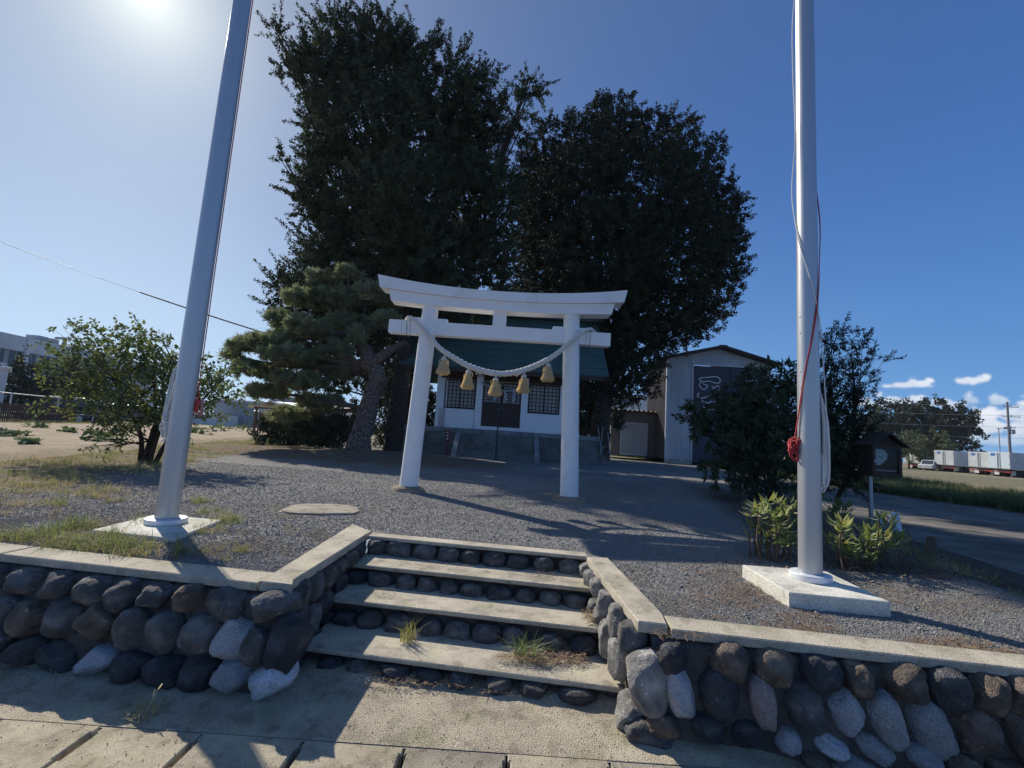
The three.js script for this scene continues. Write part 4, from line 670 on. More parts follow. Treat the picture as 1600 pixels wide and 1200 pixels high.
// blobs: photograph pixels of a clump's middle, its half width and half height, and how far nearer or farther than the trunk
function blobsOf(text, d) {
  return text.split(';').map((q) => { const [u, v, rx, ry, dd, k] = q.split(' ').map(Number), D = d + (dd || 0), c = at(u, v, D), s = D / FOCAL; return { c, rx: rx * s, ry: ry * s, rz: Math.min(rx, ry * 1.3) * s * 0.95, k: k || 1 }; });
}
function tree(name, label, blobs, o) {
  const t = thing(name, label, o.category || 'tree', o.base, 0, o.group), r = rng(o.seed), inv = o.base, list = [], tw = [];
  const geos = [0, 1, 2].map((k) => cluster(o.seed * 9 + k, o.leaves, o.spread, o.L, o.w, o)), lists = geos.map(() => []);
  for (const b of blobs) {
    const vol = b.rx * b.ry * b.rz, n = Math.round(o.density * Math.pow(vol, 0.8) * b.k);
    for (let i = 0; i < n; i++) {
      const e = ball(r), rad = o.shell ? Math.pow(r(), o.shell) : Math.cbrt(r()), p = P3(e.x * b.rx * rad, e.y * b.ry * rad, e.z * b.rz * rad).add(b.c).sub(inv);
      if (o.gate && fbm((p.x + inv.x) * o.gate[0], (p.y + inv.y) * o.gate[0] * 1.3, (p.z + inv.z) * o.gate[0], 2) < o.gate[1] - 0.16 && r() < 0.93) continue;
      const out = P3(e.x / b.rx, e.y / b.ry, e.z / b.rz).normalize().multiplyScalar(1).add(P3(0, o.rise ?? 0.4, 0)).addScaledVector(ball(r), o.wild ?? 0.6).normalize();
      const len = rr(o.shoot * 0.5, o.shoot, r) * (rad > 0.75 ? 1 : 0.7), m = Math.max(1, Math.round(len / o.gap)), bend = ball(r).multiplyScalar(0.35);
      let q = p.clone(), d = out.clone();
      const pts = [q.clone()];
      for (let j = 0; j < m; j++) {
        d.addScaledVector(bend, 1 / m).addScaledVector(P3(0, o.droop ?? 0, 0), 1 / m).normalize(); q.addScaledVector(d, len / m); pts.push(q.clone());
        if (q.y + inv.y < (o.floor ?? 0.1)) continue;
        const taper = 1 - 0.4 * (j / m);
        lists[(r() * 3) | 0].push([M4(q.clone(), qTo(d.clone().addScaledVector(ball(r), 0.5).normalize(), r() * 6.28), rr(0.75, 1.2, r) * taper), shade(r, o.lo ?? 0.6, o.hi ?? 1.3, o.tint ?? 0.12)]);
      }
      if (o.twigs && rad > 0.5 && r() < o.twigs && pts.length > 1) tw.push([pts[0], pts[pts.length - 1]]);
    }
  }
  const mats = o.mats; geos.forEach((g, k) => instances(o.crown || 'foliage', g, mats[k % mats.length], lists[k], t));
  const gs = [];
  const stems = o.stems || [[[0, -0.2, 0], [0.1, o.trunkH * 0.5, 0], [0, o.trunkH, 0]]];
  stems.forEach((s, i) => part('trunk', limb(s.map((p) => P3(...p)), o.radii || [o.r0 * 1.25, o.r0, o.r0 * 0.8, o.r0 * 0.55], o.sides || 10, 18, 0.1, o.seed + i), o.bark || M.barkDark, t));
  let bi = 0;
  for (const b of blobs) {
    if (o.limbs === false) break;
    const st = stems[bi++ % stems.length], c = b.c.clone().sub(inv), hi = Math.min(c.y - 0.2, st[st.length - 1][1]), k = clamp((hi * rr(0.45, 0.9, r)) / st[st.length - 1][1], 0.25, 1), cu = new THREE.CatmullRomCurve3(st.map((p) => P3(...p))), a = cu.getPoint(k);
    const mid = a.clone().lerp(c, 0.5).add(P3(rr(-0.1, 0.1, r), rr(-0.15, 0.1, r), rr(-0.1, 0.1, r)).multiplyScalar(a.distanceTo(c) * 0.6)), R = (o.limbR || o.r0 * 0.35) * Math.cbrt(b.k);
    gs.push(limb([a, mid, c], [R, R * 0.6, R * 0.2], 6, 10, 0.1, bi));
    for (let j = 0; j < (o.sub ?? 3); j++) { const e = ball(r), q = c.clone().add(P3(e.x * b.rx, Math.abs(e.y) * b.ry, e.z * b.rz).multiplyScalar(0.8)); gs.push(limb([mid, mid.clone().lerp(q, 0.5).addScaledVector(ball(r), 0.15 * b.rx), q], [R * 0.5, R * 0.3, R * 0.08], 5, 7, 0.1, j)); }
  }
  if (gs.length) part('limbs', merge(gs), o.bark || M.barkDark, t).userData.kind = 'stuff';
  if (tw.length) part('twigs', merge(tw.map(([a, b]) => bar(a, b, o.twigR || 0.006, 4))), o.bark || M.barkDark, t).userData.kind = 'stuff';
  return t;
}
const GROUND = (u, v, d) => { const p = at(u, v, d); p.y = groundY(p.x, -p.z); return p; };

tree('tall_tree', 'tallest dark tree with feathery upright shoots, rising behind the gate on the left', blobsOf(
  '432 52 14 10 0 2;446 100 14 10 0 2;446 252 16 12 0 2.5;828 142 16 16 0 2;812 205 16 22 0 1.5;450 440 20 16 0 1.8;792 300 22 36 0;775 400 26 40 0;492 85 36 30 -1;530 56 40 28 1;590 58 50 28 0;640 78 48 34 1;452 62 14 12 0 .6;492 130 30 42 -1;530 120 60 56 0;600 120 80 60 2;690 130 60 50 0;740 160 45 34 -1;800 160 22 18 1 .7;765 200 36 36 0;508 190 36 46 1;570 210 74 70 -1;650 220 80 70 0;720 240 70 60 2;505 258 34 28 0;496 310 34 40 -1;540 300 70 60 1;620 310 80 60 -2;700 320 70 60 0;760 300 45 55 -1;508 370 42 42 0;560 390 80 60 2;640 400 80 60 -1;710 400 70 60 1;765 380 40 55 0;496 430 40 38 -1 1;545 470 90 60 1;640 470 80 50 .5;730 455 60 45 0;470 480 40 36 0;520 550 80 50 1;615 560 50 50 6;560 610 60 30 2;625 620 40 35 4.5', 20),
{ base: GROUND(613, 712, 20), seed: 3, leaves: 9, spread: 0.115, L: 0.135, w: 0.05, gate: [0.55, 0.05], density: 92, shell: 0.4, shoot: 1.2, gap: 0.11, rise: 0.5, wild: 0.65, trunkH: 10, r0: 0.36, limbR: 0.12, lo: 0.5, hi: 1.5, tint: 0.12, align: 0.3, twigs: 0.35, twigR: 0.012, mats: [M.leaf(0.055, 0.08, 0.028, 0.35), M.leaf(0.036, 0.055, 0.022), M.leaf(0.075, 0.1, 0.034, 0.35)], crown: 'crown' });
tree('round_tree', 'broad dark rounded evergreen tree behind the gate on the right', blobsOf(
  '880 240 70 55 0;940 210 60 45 0;965 190 45 35 1;1030 225 65 45 1;1085 260 55 40 0;850 290 50 60 1;900 320 90 80 -2;1000 310 100 80 -2;1090 320 60 60 0;1125 350 45 60 1;860 380 60 70 0;950 400 100 80 -3;1050 400 90 80 -2;1115 420 50 55 0;1140 385 25 30 0;870 460 60 60 0;950 480 90 70 -1;1040 480 80 60 -1;1112 485 38 32 1;1062 520 50 24 0;985 545 65 40 0;900 550 60 60 1;960 600 70 35 1;990 572 42 28 -1;930 640 40 40 2;840 340 40 80 2;835 440 40 60 3;830 520 50 60 3;880 620 60 50 3', 25.5),
{ base: GROUND(935, 712, 26), seed: 5, leaves: 11, spread: 0.14, L: 0.15, w: 0.055, gate: [0.5, -0.12], density: 60, shell: 0.4, shoot: 0.75, gap: 0.14, rise: 0.4, wild: 0.8, trunkH: 9, r0: 0.5, limbR: 0.15, lo: 0.5, hi: 1.45, tint: 0.12, align: 0.3, twigs: 0.15, twigR: 0.01, mats: [M.leaf(0.026, 0.036, 0.015), M.leaf(0.034, 0.045, 0.018), M.leaf(0.045, 0.056, 0.022)], crown: 'crown' });

// old pine with a crooked trunk before the tall tree
{
  const base = pineAt.clone(); base.y = groundY(PX, PZ);
  const t = thing('pine_tree', 'old pine with crooked leaning trunk and tufted needles left of the gate', 'tree', base), r = rng(41), S = 15.5 / FOCAL;
  const loc = (u, v, dd = 0) => at(u, v, 15.5 + dd).sub(base);
  part('trunk', limb([loc(556, 716), loc(562, 690), loc(574, 645), loc(583, 610), loc(590, 590), loc(578, 565), loc(566, 540, 0.2), loc(548, 505, 0.4), loc(530, 465, 0.5)], [0.5, 0.36, 0.31, 0.28, 0.29, 0.27, 0.21, 0.15, 0.08], 18, 48, 0.13, 4), M.bark, t);
  part('trunk_knob', limb([loc(585, 600), loc(598, 594, -0.1), loc(608, 596, -0.15)], [0.27, 0.2, 0.06], 12, 10, 0.16, 8), M.bark, t);
  part('branch', limb([loc(574, 575), loc(592, 560, -0.2), loc(612, 546, -0.3), loc(634, 536, -0.3), loc(640, 540, -0.3)], [0.24, 0.18, 0.13, 0.09, 0.03], 10, 20, 0.16, 9), M.bark, t);
  for (const [a, b, c] of [[[540, 716], [552, 704], [562, 690]], [[575, 716], [570, 703], [566, 690]]]) part('root', limb([loc(...a, -0.5), loc(...b, -0.2), loc(...c)], [0.1, 0.18, 0.3], 9, 10, 0.14, 5), M.bark, t);
  const pads = '505 436 30 16 .5;545 425 22 13 0;520 468 50 20 .5;580 455 30 16 -.3;470 466 32 18 .3;440 498 28 18 0;606 468 24 16 .5;550 505 44 17 .8;482 512 44 18 -.6;420 535 42 16 -.3;382 540 26 13 0;452 556 46 18 -.8;522 548 34 18 -.3;398 578 42 16 0;468 596 48 18 -.3;535 580 26 18 .2;420 612 38 14 .2;500 628 42 18 .6;450 646 36 16 1.2;556 522 20 18 -.5;604 500 24 15 -.6;622 468 18 14 .3;362 556 16 9 0;628 512 18 14 .5;495 570 30 14 .9;440 525 30 14 1'.split(';').map((q) => q.split(' ').map(Number));
  const needle = (seed, n, L) => { const rn = rng(seed), pos = [], nor = []; for (let i = 0; i < n; i++) { const d = ball(rn); d.y = Math.abs(d.y) * 1.1 + 0.15; d.normalize(); const s = ball(rn).cross(d).normalize(), o = P3(0, rr(-0.1, 0.03, rn), 0); leafTris(pos, nor, o, d, s, L * rr(0.75, 1.1, rn), 0.013, 0.2, 0.05); } const g = new THREE.BufferGeometry(); g.setAttribute('position', new THREE.Float32BufferAttribute(pos, 3)); g.setAttribute('normal', new THREE.Float32BufferAttribute(nor, 3)); return g; };
  const geos = [needle(1, 46, 0.2), needle(2, 52, 0.18), needle(3, 40, 0.22)], lists = [[], [], []], limbs = [], tips = [];
  for (const [u, v, rx, ry, dd] of pads) {
    const c = loc(u, v, dd), RX = rx * S * 0.94, RY = ry * S * 0.85, n = Math.round(66 * RX * RX * 1.6 + 36 * RX);
    const from = v > 600 ? loc(578, 640) : v > 540 ? loc(572, 572) : v > 480 ? loc(552, 520, 0.4) : loc(535, 470, 0.5);
    limbs.push(limb([from, from.clone().lerp(c, 0.55).add(P3(0, rr(-0.25, 0.1, r), rr(-0.2, 0.2, r))), c], [0.1, 0.07, 0.03], 6, 10, 0.2, u));
    for (let i = 0; i < n; i++) {
      const e = ball(r), k = Math.pow(r(), 0.4), p = P3(e.x * RX * k, e.y * RY * k * 0.9, e.z * RX * 0.9 * k).add(c), d = P3(e.x * 0.6, 0.75 + 0.3 * e.y, e.z * 0.6).addScaledVector(ball(r), 0.35).normalize();
      lists[(r() * 3) | 0].push([M4(p, qTo(d, r() * 6), rr(0.85, 1.4, r)), shade(r, 0.6, 1.35, 0.1)]);
      if (k > 0.5 && r() < 0.4) tips.push([c.clone().lerp(p, 0.35), p]);
    }
  }
  geos.forEach((g, k) => instances('needles', g, M.leaf(...[[0.3, 0.35, 0.17], [0.22, 0.27, 0.13], [0.36, 0.39, 0.21]][k], 0.5), lists[k], t));
  part('limbs', merge(limbs), M.bark, t).userData.kind = 'stuff';
  part('twigs', merge(tips.map(([a, b]) => bar(a, b, 0.012, 4))), M.bark, t).userData.kind = 'stuff';
}
// small garden tree left of the left flagpole
{
  const b = gnd(228, 722); b.y = groundY(b.x, -b.z);
  tree('garden_tree', 'small bushy multi-stemmed tree with bright backlit leaves behind the left flagpole', blobsOf(
    '150 540 55 30 .2;110 520 28 14 .3;210 545 55 35 0;260 560 50 35 0;180 570 70 40 -.2;110 575 45 28 0;75 556 35 12 .2;120 610 50 24 -.2;90 628 30 14 0;180 610 70 38 -.3;240 600 60 45 -.2;290 575 40 40 .1;310 610 45 40 0;345 590 35 35 .2;350 625 35 24 .2;220 650 55 32 -.2;170 650 45 22 -.4;300 645 40 24 .1;235 525 25 12 .2;270 645 40 30 -.1;180 690 28 14 -.6 .6;165 700 30 10 -.7 .5', 9.0),
  { base: b, seed: 7, leaves: 4, spread: 0.07, L: 0.095, w: 0.027, density: 250, shell: 0.5, shoot: 0.34, gap: 0.08, rise: 0.2, wild: 0.9, droop: -0.15, lo: 0.6, hi: 1.5, tint: 0.16, align: 0.35, tip: 0.2, twigs: 0.4, twigR: 0.004, limbR: 0.025, sub: 4, floor: 0.15,
    stems: [[[-0.12, -0.1, 0], [-0.2, 0.5, 0], [-0.55, 1.1, 0.1], [-0.9, 1.7, 0.1]], [[0, -0.1, 0.05], [0.05, 0.6, 0], [0.1, 1.2, -0.1], [0, 1.9, 0]], [[0.06, -0.1, 0], [0.28, 0.6, 0.1], [0.5, 1.15, 0.1], [0.6, 1.6, 0.1]], [[0.12, -0.1, -0.05], [0.4, 0.6, -0.1], [0.8, 1.1, -0.1], [1.2, 1.5, 0]], [[-0.05, -0.1, -0.05], [-0.05, 0.7, -0.2], [-0.3, 1.2, -0.3], [-0.4, 1.8, -0.3]]],
    radii: [0.05, 0.042, 0.035, 0.016], mats: [M.leaf(0.15, 0.2, 0.05, 0.5), M.leaf(0.1, 0.14, 0.038, 0.45), M.leaf(0.22, 0.25, 0.07, 0.5)] });
}
// dark shrubs right of the yard
tree('dark_shrub', 'large dark shrub of long narrow leaves in front of the tall shed', blobsOf(
  '1160 618 34 18 0;1195 602 42 26 .2;1112 645 36 16 -.2;1085 655 22 14 -.2;1160 640 60 34 -.3;1215 640 45 40 0;1135 680 50 34 -.3;1190 690 55 40 -.2;1225 690 35 40 .2;1150 730 45 34 0;1200 740 50 34 .1;1240 600 25 24 .4;1230 580 25 16 .3 .8;1258 650 36 44 .6;1272 715 40 44 .7;1296 690 36 46 .9', 9.6),
{ base: GROUND(1195, 790, 9.6), category: 'shrub', seed: 13, leaves: 9, spread: 0.03, L: 0.16, w: 0.02, density: 470, shell: 0.5, shoot: 0.2, gap: 0.1, rise: 0.4, wild: 0.7, lo: 0.55, hi: 1.5, tint: 0.1, align: 0.8, up: 0.15, twigs: 0.3, twigR: 0.004, limbR: 0.025, floor: -0.1,
  stems: [[[-0.1, -0.3, 0], [-0.2, 0.5, 0], [-0.5, 1.2, 0]], [[0.1, -0.3, 0], [0.2, 0.6, 0], [0.3, 1.6, 0]], [[0, -0.3, 0.1], [0, 0.6, 0.2], [-0.1, 1.5, 0.2]]], radii: [0.06, 0.04, 0.025], mats: [M.leaf(0.05, 0.07, 0.03), M.leaf(0.038, 0.055, 0.024), M.leaf(0.075, 0.098, 0.042)] });
tree('wispy_conifer', 'open wispy evergreen with upright twigs behind the right flagpole', blobsOf(
  '1300 530 22 26 .2;1330 545 30 20 0;1365 560 24 16 .2 .7;1290 580 30 30 0;1330 590 28 24 0;1300 630 40 36 0;1350 625 18 14 .1 .5;1285 680 40 40 .1;1325 690 40 34 .1;1300 740 50 30 .2;1265 620 25 50 .3;1345 735 24 18 .2 .8;1320 650 34 40 .2;1320 730 40 34 .3;1262 700 25 40 .3;1310 515 12 14 0 .8;1345 655 18 12 .1 .5', 10.4),
{ base: GROUND(1290, 795, 10.4), seed: 17, leaves: 7, spread: 0.025, L: 0.1, w: 0.012, density: 430, shell: 0.55, shoot: 0.42, gap: 0.065, rise: 0.75, wild: 0.5, lo: 0.5, hi: 1.4, tint: 0.1, align: 0.8, up: 0.4, twigs: 0.8, twigR: 0.004, limbR: 0.028, sub: 5, floor: 0.1,
  stems: [[[-0.2, -0.4, 0], [-0.25, 0.6, 0], [-0.1, 1.6, 0], [0.2, 2.9, 0]], [[0.1, -0.4, 0], [0.3, 0.5, 0], [0.6, 1.1, 0], [0.9, 1.9, 0]], [[0, -0.4, 0.1], [-0.4, 0.5, 0.2], [-0.7, 1.2, 0.1], [-0.7, 2.0, 0]]], radii: [0.07, 0.05, 0.035, 0.015], mats: [M.leaf(0.03, 0.042, 0.024), M.leaf(0.04, 0.052, 0.028), M.leaf(0.024, 0.034, 0.02)] });
// low yellow-green shrubs by the right flagpole, every leaf a part
const longLeaf = (() => { const n = 6, pos = [], idx = []; for (let i = 0; i <= n; i++) { const t = i / n, w = 0.17 * Math.sin(Math.PI * Math.pow(t, 0.8)) * (1 - 0.25 * t) + 0.008, y = t - 0.02, z = -0.28 * t * t; pos.push(-w, y, z + w * 0.4, 0, y, z, w, y, z + w * 0.4); if (i < n) { const a = i * 3; idx.push(a, a + 1, a + 3, a + 3, a + 1, a + 4, a + 1, a + 2, a + 4, a + 4, a + 2, a + 5); } } const g = new THREE.BufferGeometry(); g.setAttribute('position', new THREE.Float32BufferAttribute(pos, 3)); g.setIndex(idx); g.computeVertexNormals(); return g; })();
function leafyShrub(label, base, whorls, seed) {
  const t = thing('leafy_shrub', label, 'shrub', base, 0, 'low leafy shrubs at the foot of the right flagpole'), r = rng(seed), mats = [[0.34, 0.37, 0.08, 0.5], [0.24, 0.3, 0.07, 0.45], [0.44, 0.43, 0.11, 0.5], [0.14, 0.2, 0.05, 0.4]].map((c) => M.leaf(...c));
  let k = 0;
  for (const [u, v, d, n, L, dim] of whorls) {
    const c = at(u, v, d).sub(base);
    part('stem', limb([P3(c.x * 0.7 + rr(-0.06, 0.06, r), -0.12, c.z * 0.6 + rr(-0.08, 0.08, r)), P3(c.x * 0.85 + rr(-0.04, 0.04, r), c.y * 0.45, c.z * 0.8), c], [0.009, 0.007, 0.004], 5, 8, 0.1, k), M.brownWood, t);
    for (let i = 0; i < n; i++) {
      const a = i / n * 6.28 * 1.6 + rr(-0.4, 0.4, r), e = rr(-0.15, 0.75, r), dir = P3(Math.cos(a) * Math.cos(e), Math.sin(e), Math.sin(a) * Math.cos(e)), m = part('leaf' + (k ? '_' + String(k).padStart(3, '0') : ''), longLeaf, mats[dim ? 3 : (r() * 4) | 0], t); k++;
      const x = P3(0, 1, 0).cross(dir).normalize(), z = x.clone().cross(dir);
      m.quaternion.setFromRotationMatrix(new THREE.Matrix4().makeBasis(x, dir, z)); m.position.copy(c).addScaledVector(dir, 0.012).add(P3(0, rr(-0.05, 0.02, r), 0)); m.scale.setScalar(L * rr(0.7, 1.2, r));
    }
  }
}
{
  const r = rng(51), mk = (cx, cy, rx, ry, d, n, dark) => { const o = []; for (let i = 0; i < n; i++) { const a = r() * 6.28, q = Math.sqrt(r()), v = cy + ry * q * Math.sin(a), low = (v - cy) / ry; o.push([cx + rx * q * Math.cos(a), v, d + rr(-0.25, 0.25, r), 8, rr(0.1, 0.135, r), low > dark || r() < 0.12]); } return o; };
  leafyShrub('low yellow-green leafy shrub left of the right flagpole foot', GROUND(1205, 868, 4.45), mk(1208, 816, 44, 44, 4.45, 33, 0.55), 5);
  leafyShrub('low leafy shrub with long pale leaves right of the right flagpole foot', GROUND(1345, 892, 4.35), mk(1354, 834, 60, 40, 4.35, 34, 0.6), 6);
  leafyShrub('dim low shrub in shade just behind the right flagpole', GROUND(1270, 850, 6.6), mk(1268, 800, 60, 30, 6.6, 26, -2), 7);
}

// ------------------------------------------------------------------ what stands beyond: left
const fieldP = (l, w, y = 0) => { const x = -9.5 - 0.383 * l - 0.924 * w, z = 6.74 + 0.924 * l - 0.383 * w; return P3(x, groundY(x, z) + y, -z); };
const fieldTurn = Math.atan2(0.383, 0.924) + Math.PI / 2;             // local x runs along the field edge, away from the road
{
  const t = thing('picket_fence', 'dark wooden picket fence along the far side of the ploughed field', 'fence', fieldP(-2, 11.6)), d = fieldP(1, 11.6).sub(fieldP(0, 11.6)).setY(0).normalize(), turn = Math.atan2(-d.z, d.x); t.rotation.y = turn;
  const g = [0, 1, 2].map((k) => box(0.075, 0.92 + 0.04 * k, 0.025)), r = rng(2); const m = std({ color: rgb(0.09, 0.075, 0.065), map: rep(T.wood, 2), roughness: 0.9 });
  for (let i = 0; i < 190; i++) { const p = part('picket' + (i ? '_' + String(i).padStart(3, '0') : ''), g[(r() * 3) | 0], m, t); p.position.set(i * 0.135, 0.56, 0); p.rotation.z = rr(-0.02, 0.02, r); }
  part('rail', box(26, 0.06, 0.04, 12.8, 0.35, -0.035), m, t); part('rail', box(26, 0.06, 0.04, 12.8, 0.85, -0.035), m, t);
  for (let i = 0; i < 10; i++) part('post', box(0.09, 1.1, 0.09, i * 2.8, 0.55, -0.1), M.brownWood, t);
  const w = thing('pipe_railing', 'tall grey pipe railing behind the picket fence', 'railing', fieldP(-2, 12.6), turn);
  part('top_rail', bar(P3(0, 1.55, 0), P3(30, 1.55, 0), 0.03, 8), M.zinc, w); part('low_rail', bar(P3(0, 0.6, 0), P3(30, 0.6, 0), 0.02, 8), M.zinc, w);
  for (let i = 0; i < 9; i++) part('post', cyl(0.04, 0.04, 1.6, i * 3.6 + 0.4, 0, 0, 10), M.whiteFar, w);
}
function car(name, label, p, turn, body, L = 4.3, H = 1.72) {
  const t = thing(name, label, 'car', p, turn, 'cars behind the picket fence'), W = 1.7, q = (l) => l.map(([x, y]) => [x * L, y * H]);
  part('body', extrude(q([[-0.5, 0.2], [-0.5, 0.5], [-0.47, 0.56], [-0.28, 0.6], [0.46, 0.6], [0.5, 0.5], [0.5, 0.2], [0.39, 0.17], [-0.39, 0.17]]), W, 0.06), body, t);
  const cab = part('cabin', extrude(q([[-0.33, 0.59], [-0.2, 0.94], [-0.1, 1], [0.36, 1], [0.43, 0.95], [0.47, 0.59]]), W * 0.9, 0.06), body, t);
  part('side_window', extrude(q([[-0.26, 0.63], [-0.17, 0.9], [0.02, 0.92], [0.02, 0.63]]), W * 0.91), M.glass, t); part('side_window', extrude(q([[0.05, 0.63], [0.05, 0.92], [0.35, 0.92], [0.42, 0.63]]), W * 0.91), M.glass, t);
  part('windscreen', box(0.02, 0.62, W * 0.74).rotateZ(-0.62).translate(-0.272 * L, 0.78 * H, 0), M.glass, t);
  for (const [x, z] of [[-0.3, 1], [-0.3, -1], [0.3, 1], [0.3, -1]]) { const wh = part('wheel', new THREE.CylinderGeometry(0.31, 0.31, 0.2, 24).rotateX(Math.PI / 2).translate(x * L, 0.31, z * W * 0.44), M.rubber, t); part('rim', new THREE.CylinderGeometry(0.19, 0.19, 0.215, 16).rotateX(Math.PI / 2).translate(x * L, 0.31, z * W * 0.44), M.steel, wh); }
  for (const z of [-1, 1]) part('headlight', rbox(0.06, 0.14, 0.3, -0.495 * L, 0.47 * H, z * 0.6, 0.03), M.whiteFar, t);
  return t;
}
const navy = std({ color: rgb(0.03, 0.035, 0.06), roughness: 0.3, metalness: 0.3 });
car('parked_car', 'dark blue car parked behind the picket fence at the far left', GROUND(92, 660, 31), 0.55, navy);
car('parked_car', 'grey car half hidden by the bushy tree behind the picket fence', GROUND(185, 664, 34), 0.55, std({ color: rgb(0.16, 0.17, 0.19), roughness: 0.35, metalness: 0.4 }), 4.4, 1.5);
{ // long white building with bands of windows
  const a = at(-60, 640, 52), b = at(235, 640, 82); a.y = b.y = 0; const len = a.distanceTo(b), turn = Math.atan2(-(b.z - a.z), b.x - a.x);
  const t = thing('office_building', 'long white three storey building with grey window bands at the far left', 'building', a, turn);
  part('wall', merge([box(len, 3.4, 14, len / 2, 1.7, -7), box(len, 1.9, 14, len / 2, 5.0, -7), box(len, 1.9, 14, len / 2, 8.65, -7)]), M.whiteFar, t);
  for (const y of [6.82, 3.75]) { if (y > 5) part('window_recess', box(len - 0.2, 1.76, 13.4, len / 2, y, -7), M.grey, t); for (let i = 0; i < 15; i++) { if (y < 5) continue; const w = part('window', box(len / 15 - 0.7, 1.6, 0.08, (i + 0.5) * len / 15, y, -0.26), M.glass, t); part('mullion', box(0.07, 1.6, 0.06, (i + 0.5) * len / 15, y, -0.2), M.zinc, w); } }
  for (let i = 0; i <= 5; i++) part('pilaster', box(0.5, 9.6, 0.3, clamp(i * len / 5, 0.25, len - 0.25), 4.8, 0.1), M.whiteFar, t);
  part('roof_unit', merge([box(1.4, 0.7, 1.6, 8.8, 9.95, -1.5), box(1.2, 0.7, 1.5, 10.6, 9.95, -1.5)]), M.grey, t).userData.kind = 'stuff';
}
single('prefab_hut', 'pale prefabricated hut cut by the left frame edge behind the fence', 'hut', merge([box(5, 3.05, 4, -2.5, 1.52, -2), rbox(5.3, 0.16, 4.3, -2.5, 3.1, -2, 0.05), box(0.06, 2.9, 0.06, 0.02, 1.45, 0.02)]), M.whiteFar, GROUND(0, 640, 27), 0.95);
{ const t = thing('street_lamp', 'pale street lamp with short arm above the white building', 'street lamp', GROUND(82, 640, 48)); part('pole', cyl(0.22, 0.18, 8.3, 0, 0, 0, 12), M.whiteFar, t); part('arm', rbox(1.7, 0.14, 0.3, -0.25, 8.35, 0, 0.05), M.whiteFar, t); part('lamp_head', rbox(0.8, 0.12, 0.34, -0.75, 8.25, 0, 0.05), M.zinc, t); }
for (const [i, [u, v, rx, ry, d, label]] of [[25, 605, 26, 38, 37, 'dark conifer hedge bush behind the fence, nearest the left frame edge'], [62, 608, 22, 34, 38, 'dark conifer bush behind the fence, second from the left frame edge'], [100, 612, 26, 34, 40, 'dark conifer bush behind the fence under the bushy tree'], [140, 615, 26, 32, 42, 'dark conifer bush behind the fence behind the bushy tree']].entries())
  tree('conifer_bush', label, blobsOf(`${u} ${v} ${rx} ${ry} 0;${u + 4} ${v - 14} ${rx * 0.6} ${ry * 0.6} 0;${u - 3} ${v + 16} ${rx} ${ry * 0.6} 0`, d), { base: GROUND(u, 650, d), category: 'bush', group: 'conifer bushes behind the fence', seed: 60 + i, leaves: 10, spread: 0.2, L: 0.28, w: 0.07, density: 36, shell: 0.4, shoot: 0.7, gap: 0.25, rise: 1.2, lo: 0.6, hi: 1.3, trunkH: 2, r0: 0.12, limbs: false, mats: [M.leaf(0.035, 0.055, 0.035), M.leaf(0.045, 0.065, 0.04)], align: 0.7 });
{ // squash plants on the field: each clump a thing of large leaves
  const big = (() => { const pos = [], idx = []; pos.push(0, 0, 0); for (let i = 0; i <= 10; i++) { const a = i / 10 * 6.283, k = 1 + 0.16 * Math.cos(a * 5); pos.push(k * Math.cos(a), 0.18 + 0.08 * Math.sin(a * 3), k * Math.sin(a)); if (i) idx.push(0, i + 1, i); } const g = new THREE.BufferGeometry(); g.setAttribute('position', new THREE.Float32BufferAttribute(pos, 3)); g.setIndex(idx); g.computeVertexNormals(); return g; })();
  const mats = [M.leaf(0.14, 0.19, 0.07, 0.35), M.leaf(0.22, 0.27, 0.13, 0.35), M.leaf(0.09, 0.14, 0.05, 0.3)], r = rng(71);
  const plant = (label, u, v, wpx, hpx, n) => {
    const p = gnd(u, v + hpx * 0.4, 0.03), D = p.distanceTo(camera.position), W = wpx * D / 850, H = Math.max(0.25, hpx * D / 800), t = thing('squash_plant', label, 'plant', P3(p.x, groundY(p.x, -p.z), p.z), 0, 'squash plants on the ploughed field');
    part('runner', limb([P3(-W * 0.5, 0.05, 0), P3(0, 0.1, 0.1), P3(W * 0.5, 0.05, 0)], [0.015, 0.015, 0.008], 5, 8), M.leaf(0.1, 0.13, 0.05), t);
    for (let i = 0; i < n * 2; i++) { const m = part('leaf' + (i ? '_' + String(i).padStart(3, '0') : ''), big, mats[(r() * 3) | 0], t); m.position.set(rr(-0.5, 0.5, r) * W, rr(0.3, 1, r) * H, rr(-0.4, 0.4, r) * W); m.rotation.set(rr(-0.9, 0.9, r), r() * 6, rr(-0.9, 0.9, r)); m.scale.setScalar(rr(0.05, 0.1, r)); }
  };
  plant('squash plant clump at the left frame edge in the field', 14, 682, 36, 12, 34); plant('small squash plant on the near ridge of the field, left', 42, 698, 24, 11, 22); plant('squash plant near the fence under the white building', 54, 668, 22, 12, 22); plant('small lone squash plant in the middle of the field', 106, 676, 16, 10, 16); plant('squash plant near the fence, left of the bushy tree', 158, 664, 24, 10, 22);
  plant('bright squash plant at the field edge left of the bushy tree trunk', 156, 688, 34, 20, 34); plant('squash plant just right of the left flagpole in the far field', 312, 676, 26, 12, 26); plant('squash plant row middle, between left flagpole and pine', 340, 672, 30, 12, 30); plant('squash plant at the right end of the far row by the small roofed shed', 374, 670, 26, 12, 26); plant('pale squash plant nearest the pine shadow', 392, 664, 20, 10, 18);
}
